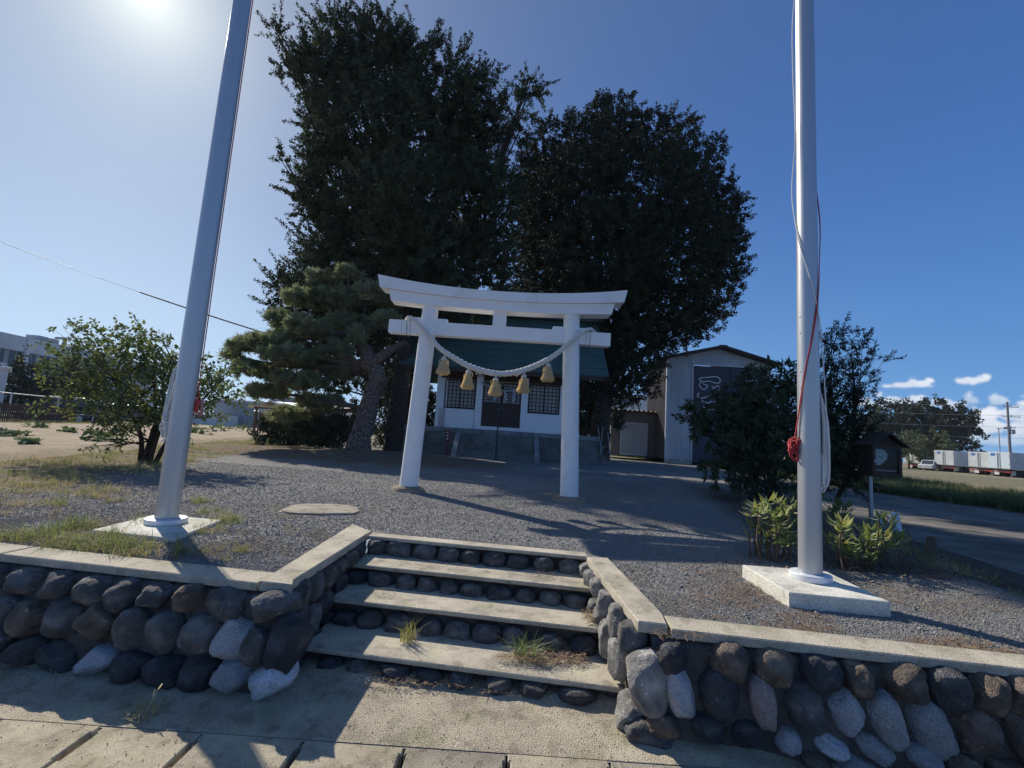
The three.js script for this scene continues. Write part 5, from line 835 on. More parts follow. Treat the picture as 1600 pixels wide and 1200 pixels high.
{ // small roofed shed on posts
  const p = GROUND(418, 672, 27), t = thing('roofed_shed', 'small open wooden shed with pale metal gable roof left of the pine', 'shed', p, YAW + 0.1);
  for (const [x, z] of [[-0.75, 0], [0.95, 0], [-0.75, -2.4], [0.95, -2.4]]) part('post', box(0.12, 1.75, 0.12, x, 0.87, z), M.brownWood, t);
  part('back_panel', box(1.7, 0.9, 0.05, 0.1, 1.2, -1.6), M.darkWood, t); part('shelf', box(1.8, 0.08, 1.4, 0.1, 0.72, -0.9), M.brownWood, t); part('beam', box(2.0, 0.1, 0.1, 0.1, 1.72, 0), M.brownWood, t);
  for (const s of [-1, 1]) part('roof', boxUV(new THREE.BoxGeometry(1.35, 0.06, 3.2).rotateZ(-s * 0.3).translate(0.1 + s * 0.62, 1.93, -1.2)), M.zinc, t);
  const u = thing('long_barn', 'long low barn with bright metal roof half hidden behind the pine', 'barn', GROUND(402, 668, 38), YAW + 0.1);
  part('wall', box(7, 1.8, 4, 3.5, 0.9, -2), M.brownWood, u); part('roof', boxUV(new THREE.BoxGeometry(7.6, 0.1, 2.6).rotateX(0.4).translate(3.5, 2.2, -0.9)), M.zinc, u); part('roof', boxUV(new THREE.BoxGeometry(7.6, 0.1, 2.6).rotateX(-0.4).translate(3.5, 2.2, -3.2)), M.zinc, u);
  part('upper_board', box(7.2, 0.5, 0.08, 3.5, 1.9, 0.06), M.whiteFar, u);
  const w = thing('grey_warehouse', 'pale grey warehouse beyond the field, left of the roofed shed', 'building', GROUND(356, 655, 60), YAW); part('wall', merge([box(7, 3.2, 8, 1.5, 1.6, -4), box(4.5, 4.4, 8, 6, 2.2, -7)]), M.grey, w); part('roof', box(7.3, 0.25, 8.3, 1.5, 3.3, -4), M.whiteFar, w); part('low_wall', box(8, 1.3, 0.2, -2, 0.65, 1.2), M.whiteFar, w);
  const hb = (label, u2, v2, d, W, H, sd) => tree('low_bush', label, blobsOf(`${u2} ${v2} ${W} ${H} 0;${u2 - W * 0.5} ${v2 + 4} ${W * 0.7} ${H * 0.8} 0;${u2 + W * 0.5} ${v2 + 3} ${W * 0.7} ${H * 0.8} -.2`, d), { base: GROUND(u2, v2 + H, d), category: 'bush', seed: sd, leaves: 9, spread: 0.12, L: 0.14, w: 0.045, density: 190, shell: 0.45, shoot: 0.5, gap: 0.16, trunkH: 0.6, r0: 0.05, sub: 1, mats: [M.leaf(0.05, 0.07, 0.03), M.leaf(0.065, 0.09, 0.035, 0.3)] });
  hb('low leafy bush under the left end of the pine crown', 446, 680, 18.5, 36, 26, 81); hb('low dark bush beneath the middle of the pine', 510, 676, 19.5, 46, 30, 82); hb('dark bush in the gap between the pine trunk and the shrine', 622, 672, 24, 34, 34, 83); hb('tall dark bush behind the left corner of the shrine', 655, 640, 26, 30, 40, 84);
  hb('dark bush between the shrine platform and the storage hut', 925, 660, 27, 22, 46, 85);
}
{ // overhead cable
  const pts = []; const A = at(-10, 374, 15), B = at(445, 530, 19); for (let i = 0; i <= 20; i++) { const k = i / 20, q = A.clone().lerp(B, k); q.y -= 0.55 * 4 * k * (1 - k) * 0.18; pts.push(q); }
  const t = thing('overhead_cable', 'overhead cable with thick black sleeve running down to the pine', 'cable'); part('wire', tube(pts, 0.008, 6, 60), M.black, t); part('sleeve', tube(pts.slice(9), 0.026, 8, 40), M.black, t);
}
// ------------------------------------------------------------------ beyond: right
function truck(label, u, v, d, turn, L, W, H, door) {
  const t = thing('box_trailer', label, 'trailer', at(u, v, d).setY(groundY(at(u, v, d).x, -at(u, v, d).z)), turn, 'white box trailers parked beyond the dry field'), y0 = 0.9;
  part('box', rbox(W, H, L, 0, y0 + H / 2, -L / 2, 0.03), M.trailer, t);
  for (const s of [-1, 1]) { const q = part('rear_door', box(W / 2 - 0.08, H - 0.12, 0.04, s * W / 4, y0 + H / 2, 0.02), door || M.trailer, t); part('lock_bar', cyl(0.02, 0.02, H - 0.2, s * 0.12, y0 + 0.1, 0.06, 6), M.steel, q); part('hinge', box(0.1, 0.06, 0.03, s * (W / 2 - 0.1), y0 + H * 0.3, 0.05), M.steel, q); part('hinge', box(0.1, 0.06, 0.03, s * (W / 2 - 0.1), y0 + H * 0.75, 0.05), M.steel, q); }
  part('logo_patch', box(0.42, 0.32, 0.012, -W / 4, y0 + H * 0.84, 0.048), std({ color: rgb(0.06, 0.16, 0.42), roughness: 0.6 }), t);
  part('chassis', box(W * 0.6, 0.2, L - 0.2, 0, y0 - 0.14, -L / 2), M.black, t); part('bumper', box(W, 0.1, 0.1, 0, 0.55, -0.1), std({ color: rgb(0.2, 0.03, 0.03), roughness: 0.7 }), t);
  for (const s of [-1, 1]) { part('tail_lamp', box(0.36, 0.12, 0.04, s * (W / 2 - 0.25), 0.57, -0.03), M.red, t); part('mudflap', box(0.45, 0.5, 0.03, s * (W / 2 - 0.3), 0.45, -0.9), M.whiteFar, t); }
  for (const z of [-1.4, -2.5]) for (const s of [-1, 1]) part('wheel', new THREE.CylinderGeometry(0.42, 0.42, 0.45, 20).rotateZ(Math.PI / 2).translate(s * (W / 2 - 0.28), 0.42, z), M.rubber, t);
  return t;
}
truck('white box trailer farthest left, half behind the notice box', 1427, 735, 72, -1.15, 5, 2.4, 1.95); truck('white box trailer with two plain rear doors, left of the pair', 1476, 735, 64, -1.2, 5, 2.4, 2.0); truck('white box trailer with pale lower doors, left of the longest', 1531, 738, 57, -1.22, 5, 2.3, 1.9, M.trailer); truck('long white box trailer cut by the right frame edge', 1562, 742, 54, -1.2, 9, 2.1, 1.95, std({ color: rgb(0.6, 0.68, 0.72), roughness: 0.5 }));
car('parked_van', 'small white car parked between two white trailers', GROUND(1454, 735, 66), 0.6, M.trailer, 3.2, 1.45).userData.group = undefined;
tree('spreading_tree', 'wide spreading dark tree beyond the dry field on the right', blobsOf(
  '1370 660 40 18 0;1400 648 45 16 2;1440 643 40 12 0;1470 642 36 12 0;1495 652 26 12 0;1512 664 16 10 0;1520 670 8 6 0;1430 665 50 20 -2;1480 672 40 14 -2;1505 688 14 6 0;1460 688 45 16 -2;1400 680 50 18 -2;1350 680 30 16 0;1345 668 20 14 0;1488 660 30 12 -1', 84),
{ base: GROUND(1450, 735, 84), seed: 91, leaves: 12, spread: 0.5, L: 0.6, w: 0.2, density: 5.2, shell: 0.45, shoot: 1.8, gap: 0.6, rise: 0.2, trunkH: 9, r0: 0.6, limbR: 0.2, lo: 0.5, hi: 1.4, mats: [M.leaf(0.045, 0.06, 0.028), M.leaf(0.06, 0.075, 0.035)], align: 0.3 });
for (const [i, [u, v, rx, ry, d, label]] of [[1420, 700, 24, 20, 70, 'pale green thicket behind the notice box'], [1450, 697, 26, 20, 72, 'light green thicket above the small white car'], [1478, 702, 20, 14, 74, 'green thicket behind the middle trailers'], [1505, 700, 20, 12, 78, 'dark green thicket under the edge of the spreading tree'], [1360, 705, 30, 18, 66, 'green thicket hidden behind the wispy evergreen']].entries())
  tree('thicket', label, blobsOf(`${u} ${v} ${rx} ${ry} 0;${u - 8} ${v + 10} ${rx} ${ry * 0.7} 0`, d), { base: GROUND(u, 732, d), category: 'thicket', seed: 100 + i, leaves: 12, spread: 0.35, L: 0.42, w: 0.12, density: 9, shell: 0.45, shoot: 1.2, gap: 0.45, rise: 0.8, trunkH: 2.5, r0: 0.12, sub: 1, mats: i === 3 ? [M.leaf(0.04, 0.055, 0.03)] : [M.leaf(0.12, 0.14, 0.055), M.leaf(0.09, 0.115, 0.045)], align: 0.5 });
{
  const p = GROUND(1580, 735, 70), t = thing('utility_pole', 'tall utility pole with crossarms and insulators at the right', 'utility pole', p);
  part('pole', cyl(0.2, 0.13, 11.2, 0, 0, 0, 14), std({ color: rgb(0.22, 0.2, 0.2), roughness: 0.9 }), t);
  for (const [y, w] of [[10.4, 2.2], [8.9, 2.4], [7.2, 1.2]]) { const a = part('crossarm', box(w, 0.1, 0.1, w * 0.15, y, 0.14), M.steel, t); for (const k of [-0.42, 0.1, 0.55]) part('insulator', cyl(0.07, 0.05, 0.22, k * w + 0.1, y + 0.05, 0.14, 8), M.whiteFar, a); }
  part('transformer', rbox(0.5, 0.7, 0.45, 0.35, 6.6, 0.2, 0.1), M.grey, t);
  const q = thing('road_sign_post', 'distant post with a small sign panel left of the utility pole', 'sign', GROUND(1564, 735, 62)); part('post', cyl(0.08, 0.06, 6.4, 0, 0, 0, 8), M.zinc, q); part('arm', box(1.6, 0.08, 0.08, 0.5, 6.3, 0), M.zinc, q); part('panel', box(0.9, 0.28, 0.06, 1.0, 6.4, 0.05), M.grey, q);
  const w = []; [['upper distant power line crossing the sky at the right', 10.6, 0.022], ['second distant power line from the top', 9.1, 0.022], ['third distant power line above the trailers', 7.3, 0.018], ['lowest distant power line just above the trailers', 5.6, 0.02]].forEach(([l, y, r2]) => {
    const a = p.clone().setY(y), L = at(1250, 690, 78).setY(y + 0.2), R = at(1760, 740, 64).setY(y), pts = []; for (let i = 0; i <= 16; i++) { const k = i / 16; pts.push(L.clone().lerp(a, k).setY(y - 1.1 * k * (1 - k))); } pts.push(R);
    single('power_line', l, 'power line', tube(pts, r2, 5, 60), M.grey, undefined, 0, 'power lines on the utility pole');
  });
}
{ const b = at(1012, 646, 62), t = thing('factory_building', 'plain white factory wall with a small window between the trees and the tall shed', 'building', at(955, 645, 62).setY(0), YAW); part('wall', box(9, 7.55, 10, 4.5, 3.77, -5), M.whiteFar, t); part('window', box(0.85, 0.5, 0.06, 2.1, 6.9, 0.03), M.glass, t); part('seam', box(0.06, 7.4, 0.03, 2.75, 3.8, 0.015), M.grey, t); part('vent', new THREE.TorusGeometry(0.16, 0.06, 8, 18).translate(3.4, 6.75, 0.04), M.black, t); part('coping', box(9.2, 0.12, 10.2, 4.5, 7.6, -5), M.grey, t); }
{ // leaning sticks and a frame between the shrine and the hut
  const t = thing('stick_pile', 'heap of pale sticks and a thin frame beside the shrine platform', 'stick pile', GROUND(941, 712, 25)), r = rng(14); for (let i = 0; i < 26; i++) part('stick' + (i ? '_' + String(i).padStart(3, '0') : ''), bar(P3(rr(-0.4, 0.5, r), 0, rr(-0.4, 0.4, r)), P3(rr(-0.3, 0.4, r), rr(0.3, 1.9, r) * (i < 9 ? 1 : 0.5), rr(-0.4, 0.2, r)), 0.02, 5), i % 3 ? M.zinc : M.brownWood, t);
}

// ------------------------------------------------------------------ notice box on its post, small things on the right bank
{
  const p = V(6.2, -0.3, 10.3), t = thing('notice_box', 'dark wooden glazed notice box with gable roof on a steel post', 'notice box', p, YAW), y = 1.12, w = 0.68, d = 0.42;
  part('post', cyl(0.045, 0.045, 1.4, 0.06, -0.2, -0.15, 14), M.steel, t);
  part('case', merge([box(0.03, 0.72, d, 0.0, y + 0.36, -d / 2), box(0.03, 0.72, d, w, y + 0.36, -d / 2), box(w, 0.03, d, w / 2, y - 0.015, -d / 2), box(w - 0.03, 0.72, 0.02, w / 2, y + 0.36, -d + 0.01)]), M.darkWood, t);
  part('gable', boxUV(extrude([[-0.02, 0.7], [w + 0.02, 0.7], [w / 2, 0.96]], 0.03).translate(0, y, -0.014)), M.darkWood, t);
  for (const s of [-1, 1]) part('roof_board', boxUV(new THREE.BoxGeometry(0.56, 0.03, d + 0.22).rotateZ(-s * 0.62).translate(w / 2 + s * 0.215, y + 0.845, -d / 2 + 0.03)), M.darkWood, t);
  const f = part('door_frame', merge([box(w, 0.06, 0.03, w / 2, y + 0.03, 0.018), box(w, 0.06, 0.03, w / 2, y + 0.67, 0.018), box(0.06, 0.58, 0.03, 0.03, y + 0.35, 0.018), box(0.06, 0.58, 0.03, w - 0.03, y + 0.35, 0.018)]), std({ color: rgb(0.1, 0.07, 0.055), map: rep(T.wood, 2), roughness: 0.8 }), t);
  part('latch', rbox(0.03, 0.07, 0.02, 0.035, y + 0.33, 0.042, 0.006), M.zinc, f);
  part('pane', box(w - 0.12, 0.58, 0.006, w / 2, y + 0.35, 0.012), new THREE.MeshPhysicalMaterial({ color: rgb(0.9, 0.92, 0.92), roughness: 0.08, transmission: 1, thickness: 0, specularIntensity: 0.25 }), t);
  part('back_board', box(w - 0.1, 0.6, 0.012, w / 2, y + 0.36, -0.06), std({ color: rgb(0.06, 0.045, 0.04), map: rep(T.wood, 2), roughness: 0.9 }), t);
  const s = new THREE.Shape(); const r = rng(9); for (let i = 0; i <= 26; i++) { const a = i / 26 * 6.283, k = 0.155 + 0.018 * Math.sin(a * 3 + 1) + rr(-0.008, 0.008, r), x = 0.21 + (Math.cos(a) < 0 ? Math.max(-0.145, k * 1.25 * Math.cos(a)) : k * 1.15 * Math.cos(a)), yy = y + 0.44 + (Math.sin(a) > 0 ? Math.min(0.175, k * 1.35 * Math.sin(a)) : k * 1.2 * Math.sin(a)); i ? s.lineTo(x, yy) : s.moveTo(x, yy); }
  const paper = part('torn_paper', new THREE.ExtrudeGeometry(s, { depth: 0.004, bevelEnabled: false }).translate(0, 0, -0.05), std({ color: rgb(0.62, 0.6, 0.55), map: rep(T.paint, 2), roughness: 0.95, side: THREE.DoubleSide }), t);
  part('tear', merge([bar(P3(0.2, y + 0.45, -0.045), P3(0.25, y + 0.415, -0.045), 0.007, 5), bar(P3(0.25, y + 0.415, -0.045), P3(0.3, y + 0.41, -0.045), 0.005, 5)]), M.black, paper);
  part('paper_strip', box(0.48, 0.05, 0.004, 0.36, y + 0.12, -0.05), std({ color: rgb(0.3, 0.28, 0.26), roughness: 0.95 }), t);
  t.scale.setScalar(0.87);
  single('white_board', 'small white board leaning under the notice box', 'board', rbox(0.17, 0.36, 0.02, 0, 0.18, 0, 0.004).rotateX(-0.2), M.whiteFar, V(6.52, -0.38, 10.1), YAW + 0.1);
  const g = thing('water_tap', 'small metal tap with a bent pipe at the foot of the notice box post', 'tap', V(6.12, -0.38, 9.95)); part('pipe', tube([P3(0, 0, 0), P3(0, 0.22, 0), P3(0.04, 0.29, 0), P3(0.1, 0.29, 0.02), P3(0.13, 0.24, 0.03)], 0.02, 8, 30), M.zinc, g); part('handle', new THREE.TorusGeometry(0.045, 0.012, 8, 16).rotateX(Math.PI / 2).translate(0.05, 0.36, 0), M.zinc, g); part('box_body', rbox(0.16, 0.13, 0.12, -0.05, 0.2, 0.02, 0.02), M.zinc, g);
  single('wooden_stake', 'weathered dark stake standing in the bank at the right', 'stake', boxUV(limb([P3(0, -0.1, 0), P3(0.005, 0.1, 0), P3(0, 0.24, 0.01)], [0.06, 0.055, 0.04], 8, 8, 0.1)), M.brownWood, GROUND(1457, 893, 5.35));
  const st = (label, u, v, d, h, lean) => single('bare_stick', label, 'stick', limb([P3(0, -0.05, 0), P3(lean * 0.5, h * 0.5, 0), P3(lean, h, 0.02)], [0.011, 0.009, 0.005], 6, 10, 0.2), M.brownWood, GROUND(u, v, d), 0, 'dry sticks between the shrubs');
  st('thin pale dry stick just right of the right flagpole', 1291, 862, 5.2, 0.42, 0.02); st('short leaning dry stick right of the right flagpole foot', 1308, 872, 5.0, 0.22, -0.05); st('dry stick at the right end of the leafy shrub', 1430, 880, 5.2, 0.26, -0.08);
}

// ------------------------------------------------------------------ grass, gravel, litter
function tuft(seed, n, L, w, wide) {
  const r = rng(seed), pos = [], idx = [], nor = [];
  for (let i = 0; i < n; i++) {
    const a = r() * 6.283, lean = wide * (0.25 + r()), h = L * rr(0.45, 1.1, r), b = P3(rr(-0.03, 0.03, r) * wide * 2, -0.01, rr(-0.03, 0.03, r) * wide * 2), dx = Math.cos(a), dz = Math.sin(a), sx = -dz * w, sz = dx * w, k0 = pos.length / 3;
    for (let j = 0; j <= 3; j++) { const t = j / 3, q = P3(b.x + dx * lean * h * t * t, b.y + h * (t - 0.35 * lean * t * t), b.z + dz * lean * h * t * t), f = 1 - t * 0.9; pos.push(q.x - sx * f, q.y, q.z - sz * f, q.x + sx * f, q.y, q.z + sz * f); if (j < 3) { const c = k0 + 2 * j; idx.push(c, c + 1, c + 2, c + 2, c + 1, c + 3); } }
  }
  const g = new THREE.BufferGeometry(); g.setAttribute('position', new THREE.Float32BufferAttribute(pos, 3)); g.setIndex(idx); g.computeVertexNormals(); return g;
}
const grassMat = [M.leaf(0.34, 0.35, 0.09, 0.5), M.leaf(0.55, 0.43, 0.2, 0.45), M.leaf(0.2, 0.26, 0.07, 0.5)];
{
  const r = rng(33), near = [[], [], []], put = (x, z, s, dry) => { const k = r() < dry ? 1 : r() < 0.65 ? 0 : 2; near[k].push([M4(P3(x, groundY(x, z), -z), new THREE.Quaternion().setFromAxisAngle(QUP, r() * 6.28), P3(s, s * rr(0.7, 1.3, r), s)), shade(r, 0.7, 1.25, 0.1)]); };
  const patch = (u, v, ru, rv, n, s, dry) => { for (let i = 0; i < n * 0.8; i++) { const a = r() * 6.28, q = Math.sqrt(r()), p = gnd(u + ru * q * Math.cos(a), v + rv * q * Math.sin(a)); if (n > 30 && fbm(p.x * 2.2, p.z * 2.2, 5, 3) < -0.04) continue; if (-p.z > 2.88) put(p.x, -p.z, s * rr(0.6, 1.5, r), dry); } };
  patch(55, 845, 60, 16, 90, 0.9, 0.35); patch(20, 838, 40, 14, 60, 0.9, 0.4); patch(120, 830, 45, 14, 90, 0.95, 0.3); patch(150, 852, 35, 12, 60, 0.9, 0.35); patch(200, 860, 45, 11, 70, 1.0, 0.3); patch(252, 864, 34, 12, 90, 1.25, 0.25); patch(100, 852, 30, 10, 40, 0.8, 0.4); patch(350, 815, 20, 9, 55, 1.0, 0.2); patch(320, 828, 26, 8, 30, 0.7, 0.5); patch(180, 838, 16, 6, 25, 0.8, 0.3); patch(215, 822, 14, 5, 12, 0.8, 0.3);
  patch(40, 790, 70, 18, 130, 0.8, 0.65); patch(60, 760, 70, 12, 90, 0.8, 0.7); patch(170, 775, 50, 10, 60, 0.8, 0.55); patch(310, 782, 14, 5, 14, 0.8, 0.4); patch(330, 800, 20, 6, 22, 0.7, 0.5); patch(140, 770, 50, 10, 50, 0.9, 0.5);
  patch(350, 862, 50, 14, 22, 0.45, 0.6); patch(470, 800, 60, 10, 14, 0.4, 0.8); patch(590, 795, 30, 8, 10, 0.4, 0.7); patch(1010, 838, 14, 5, 6, 0.5, 0.2); patch(455, 826, 12, 5, 6, 0.45, 0.3); patch(378, 860, 6, 3, 5, 0.6, 0.1);
  for (let i = 0; i < 5200; i++) { const l = -6 + 34 * r(), w = -2.7 * Math.pow(r(), 0.8) + 0.25, p = fieldP(l, w), x = p.x, z = -p.z, b = fbm(x * 1.2, z * 1.2, 3, 3); if (z > 3 && b > -0.12 && Math.hypot((x - PX) / 5.5, (z - PZ) / 3.2) > 1) put(x, z, rr(0.7, 1.4, r), 0.6); }
  for (let i = 0; i < 4200; i++) { const p = fieldP(-6 + 44 * r(), rr(10.4, 11.5, r)); put(p.x, -p.z, rr(1.6, 3.2, r), 0.55); }
  for (let i = 0; i < 500; i++) { const a = r() * 6.28, q = Math.sqrt(r()); put(PX - 3 + 4.5 * q * Math.cos(a), PZ - 1 + 2.2 * q * Math.sin(a), rr(0.4, 0.9, r), 0.8); }
  for (let i = 0; i < 260; i++) { const z = 3.3 + 8 * r(), x = 3.35 + 0.2 * (z - 4) + rr(-0.1, 1.3, r); if (fbm(x * 2, z * 2, 7, 3) > -0.05) put(x, z, rr(0.5, 1.5, r), 0.35); }
  const holder = new THREE.Group(); holder.name = 'dry_grass'; tag(holder, 'yellowing tufts of grass along the coping, yard edge and field margin', 'grass', null, 'stuff'); scene.add(holder);
  [tuft(1, 16, 0.12, 0.0028, 0.9), tuft(2, 15, 0.1, 0.0026, 1.1), tuft(3, 16, 0.13, 0.003, 0.8)].forEach((g, k) => instances('blades', g, grassMat[k], near[k], holder));
  // tall grass of the verge beyond the lane
  const far = [[], []]; for (let i = 0; i < 15000; i++) { const z = 3 + 40 * Math.pow(r(), 0.8), x = 12.4 + (21.5 - z) * 0.53 + 7.5 * Math.pow(r(), 1.3) - 0.3, b = fbm(x * 0.4, z * 0.4, 3, 3); if (b < -0.2) continue; far[r() < 0.3 ? 1 : 0].push([M4(P3(x, groundY(x, z), -z), new THREE.Quaternion().setFromAxisAngle(QUP, r() * 6.28), rr(0.7, 1.3, r)), shade(r, 0.6, 1.3, 0.12)]); }
  const h2 = new THREE.Group(); h2.name = 'verge_grass'; tag(h2, 'tall green grass on the verge beyond the lane', 'grass', null, 'stuff'); scene.add(h2);
  [tuft(4, 22, 0.42, 0.008, 0.6), tuft(5, 20, 0.38, 0.007, 0.8)].forEach((g, k) => instances('blades', g, [M.leaf(0.11, 0.16, 0.05, 0.3), M.leaf(0.3, 0.27, 0.12, 0.3)][k], far[k], h2));
  // single tufts on the steps and the pavement
  const one = (label, p, n, L, wide, m, m2, seed) => { const t = thing('grass_tuft', label, 'grass tuft', p); part('blades', tuft(seed, n, L, 0.0032, wide), m, t).userData.kind = 'stuff'; part('dry_blades', tuft(seed + 1, (n * 0.5) | 0, L * 0.9, 0.003, wide * 1.2), m2, t).userData.kind = 'stuff'; return t; };
  one('narrow dry grass tuft on the second step from below, left', V(-1.0, -0.41, 3.14), 46, 0.17, 0.8, grassMat[0], grassMat[1], 11).scale.set(0.9, 1, 0.9);
  one('fuller green grass tuft on the second step from below, right', V(-0.2, -0.42, 3.14), 80, 0.17, 1.1, grassMat[2], grassMat[0], 13);
  const pt = gnd(222, 1112, -0.535); const dt = one('dry grass tuft in the joint of the pavement slabs at the left', P3(pt.x, paveY(pt.x), pt.z), 60, 0.085, 1.2, grassMat[1], grassMat[1], 15); part('seed_stalk', merge([tube([P3(0.02, 0, 0), P3(0.05, 0.07, 0), P3(0.075, 0.13, 0)], 0.0012, 4, 10), tube([P3(0.075, 0.125, 0), P3(0.09, 0.15, 0)], 0.003, 5, 4), tube([P3(0.05, 0.085, 0), P3(0.055, 0.12, 0)], 0.003, 5, 4)]), M.straw, dt);
  one('thin bare grass stems at the right edge of the gravel', GROUND(1555, 925, 4.7), 14, 0.28, 0.8, grassMat[2], grassMat[1], 17);
}
{ // loose gravel over the near yard
  const r = rng(44), list = [[], []], c0 = V(0, 0, 0);
  for (let i = 0; i < 200000; i++) {
    const z = 2.9 + 6.5 * Math.pow(r(), 1.7), x = lerp(-1.45 * z - 0.2, 0.95 * z + 0.4, r());
    if (z < 4.22 && x > -1.8 - 0.15 * (z - 2.66) && x < 0.6 - 0.15 * (z - 2.75)) continue;
    if (bank(x, z) > 0.3 || (z > 4.45 && x > 2.15 + 0.5 * r() + 0.12 * (z - 5) && z < 13) || fieldSide(x, z) < 1.6 + 1.6 * r()) continue;
    const s = rr(0.0022, 0.006, r) * (1 + 0.06 * z);
    list[i & 1].push([M4(P3(x, groundY(x, z) + s * 0.25, -z), new THREE.Quaternion().setFromEuler(new THREE.Euler(r() * 6, r() * 6, r() * 6)), P3(s, s * rr(0.55, 0.9, r), s * rr(0.7, 1.2, r))), shade(r, 0.65, 1.45, 0.05)]);
  }
  for (let i = 0; i < 1500; i++) { const z = 3 + 7 * Math.pow(r(), 1.4), x = lerp(-1.1 * z, 0.9 * z, r()); if ((z < 4.22 && x > -1.8 - 0.15 * (z - 2.66) && x < 0.6 - 0.15 * (z - 2.75)) || bank(x, z) > 0.3) continue; const s = rr(0.007, 0.016, r); list[0].push([M4(P3(x, groundY(x, z) + s * 0.3, -z), new THREE.Quaternion().setFromEuler(new THREE.Euler(r() * 6, r() * 6, r() * 6)), P3(s, s * 0.6, s * rr(0.7, 1.2, r))), shade(r, 0.7, 2.2, 0.08)]); }
  const h = new THREE.Group(); h.name = 'gravel'; tag(h, 'loose grey crushed gravel covering the yard before the gate', 'gravel', null, 'stuff'); scene.add(h);
  const gg = new THREE.DodecahedronGeometry(1, 0), g2 = new THREE.OctahedronGeometry(1, 0);
  instances('chips', gg, std({ color: rgb(0.245, 0.238, 0.225), roughness: 0.95 }), list[0], h); instances('chips', g2, std({ color: rgb(0.3, 0.29, 0.27), roughness: 0.95 }), list[1], h);
  // pine needles and dead leaves
  const nd = [], lv = [], drop = (u, v, ru, rv, n, y = 0, dir = null) => { for (let i = 0; i < n * 0.5; i++) { const a = r() * 6.28, q = Math.pow(r(), 0.55), p = gnd(u + ru * q * Math.cos(a), v + rv * q * Math.sin(a), y); nd.push([M4(P3(p.x, (y === 0 ? groundY(p.x, -p.z) : y) + 0.006 + 0.012 * r(), p.z), new THREE.Quaternion().setFromEuler(new THREE.Euler(rr(-0.2, 0.2, r), r() * 6.28, rr(-0.2, 0.2, r))), P3(rr(0.6, 1.2, r), 1, 1)), shade(r, 0.6, 1.4, 0.1)]); } };
  drop(1130, 915, 60, 26, 420); drop(1180, 930, 60, 22, 420); drop(1245, 970, 60, 16, 260); drop(1110, 950, 70, 22, 260); drop(1280, 985, 40, 9, 160); drop(1470, 1008, 80, 12, 520); drop(1540, 1020, 60, 8, 300); drop(1080, 990, 60, 10, 160); drop(1400, 930, 60, 14, 200); drop(1500, 945, 80, 16, 260); drop(1030, 822, 40, 6, 120); drop(990, 905, 40, 20, 90); drop(900, 800, 200, 40, 500); drop(650, 800, 160, 30, 400); drop(300, 860, 90, 24, 260); drop(420, 845, 60, 20, 160); drop(200, 800, 160, 20, 400);
  drop(700, 1068, 130, 9, 420, -0.52); drop(840, 1082, 100, 6, 260, -0.52); drop(590, 1050, 30, 6, 120, -0.52); drop(830, 1028, 60, 9, 420, -0.412); drop(870, 1033, 50, 8, 320, -0.412); drop(860, 900, 60, 5, 120, -0.12); drop(690, 885, 40, 3, 40, -0.12); drop(925, 960, 18, 14, 140, -0.255); drop(600, 925, 20, 6, 24, -0.255);
  for (const [u, v, ru, rv, n, y] of [[875, 1020, 55, 9, 120, -0.41], [925, 960, 16, 12, 50, -0.25], [1150, 890, 90, 12, 120, 0], [1400, 905, 120, 18, 200, 0], [150, 850, 150, 14, 90, 0], [1000, 1090, 30, 8, 20, -0.53], [60, 1050, 160, 12, 90, -0.53], [640, 1065, 140, 10, 50, -0.52]]) for (let i = 0; i < n; i++) { const a = r() * 6.28, q = Math.sqrt(r()), p = gnd(u + ru * q * Math.cos(a), v + rv * q * Math.sin(a), y); lv.push([M4(P3(p.x, (y === 0 ? groundY(p.x, -p.z) : y) + 0.012, p.z), new THREE.Quaternion().setFromEuler(new THREE.Euler(rr(1.2, 1.9, r), rr(-0.4, 0.4, r), r() * 6.28)), rr(0.02, 0.045, r)), shade(r, 0.5, 1.7, 0.12)]); }
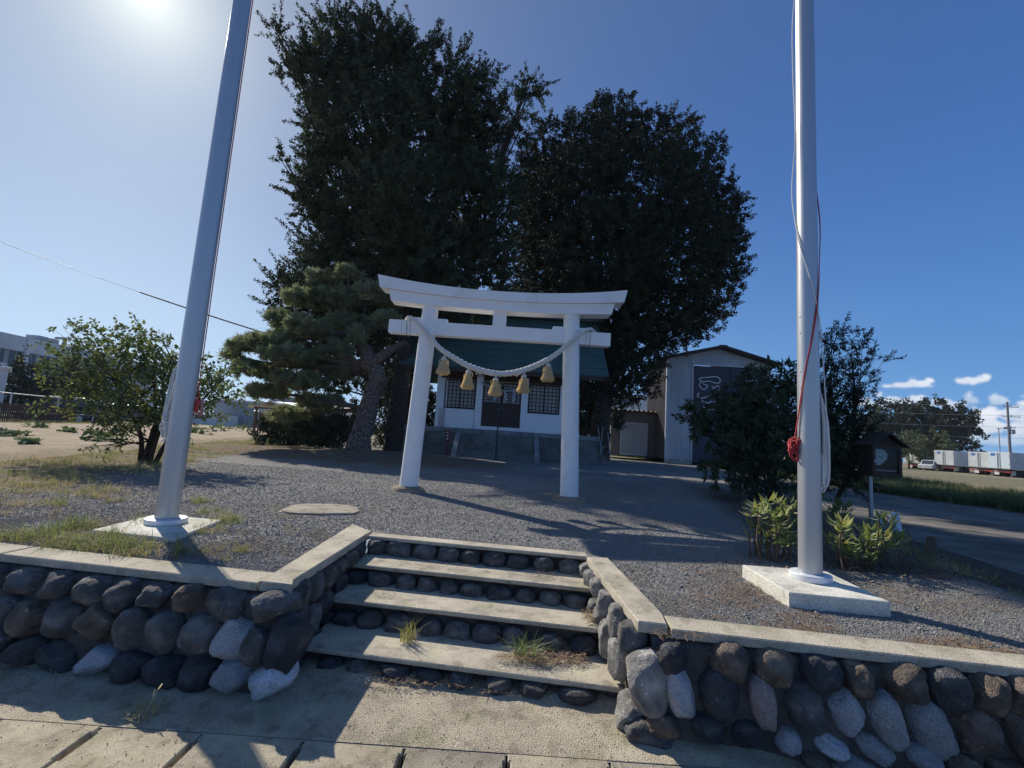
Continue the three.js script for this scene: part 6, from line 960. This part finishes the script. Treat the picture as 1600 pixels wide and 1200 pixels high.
  const tw2 = []; for (let i = 0; i < 420; i++) { const z = 4.5 + 5 * Math.pow(r(), 1.4), x = 2.2 + 0.12 * (z - 5) + 2.0 * r(); tw2.push([M4(P3(x, groundY(x, z) + 0.03, -z), new THREE.Quaternion().setFromEuler(new THREE.Euler(rr(-0.3, 0.3, r), r() * 6.28, rr(-0.25, 1.1, r))), P3(rr(1, 4.5, r), 2.2, 2.2)), shade(r, 0.3, 1.1, 0.1)]); lv.push([M4(P3(x + 0.1, groundY(x + 0.1, z) + 0.012, -z), new THREE.Quaternion().setFromEuler(new THREE.Euler(rr(1.2, 1.9, r), rr(-0.4, 0.4, r), r() * 6.28)), rr(0.03, 0.06, r)), shade(r, 0.3, 1.3, 0.12)]); }
  const h3 = new THREE.Group(); h3.name = 'needle_litter'; tag(h3, 'brown pine needles and dead leaves scattered on gravel and steps', 'leaf litter', null, 'stuff'); scene.add(h3);
  instances('needles', new THREE.BoxGeometry(0.07, 0.0013, 0.0017), std({ color: rgb(0.34, 0.23, 0.14), roughness: 0.9 }), nd, h3);
  instances('twigs', new THREE.BoxGeometry(0.075, 0.0016, 0.0022), M.brownWood, tw2, h3);
  instances('dead_leaves', longLeaf, std({ color: rgb(0.3, 0.2, 0.12), roughness: 0.9, side: THREE.DoubleSide }), lv, h3);
  const chips = []; for (let i = 0; i < 1500; i++) { const z = 1.95 + 1.1 * r(), x = rr(-3, 2.2, r); if (z > 2.58 && (x < -1.75 || x > 0.45)) continue; const s = rr(0.0015, 0.0045, r); chips.push([M4(P3(x, paveY(x) + s * 0.3 + (z > slabZ(x) ? 0.03 * sandAt(x, z) * 0.6 : 0), -z), new THREE.Quaternion(), s), shade(r, 0.3, 1.6)]); }
  const h4 = new THREE.Group(); h4.name = 'grit'; tag(h4, 'fine grit scattered over the pavement', 'grit', null, 'stuff'); scene.add(h4); instances('grains', g2, std({ color: rgb(0.25, 0.23, 0.2), roughness: 1 }), chips, h4);
}

scene.traverse((o) => { if (o.isMesh) { o.castShadow = true; o.receiveShadow = true; } });
renderer.render(scene, camera);
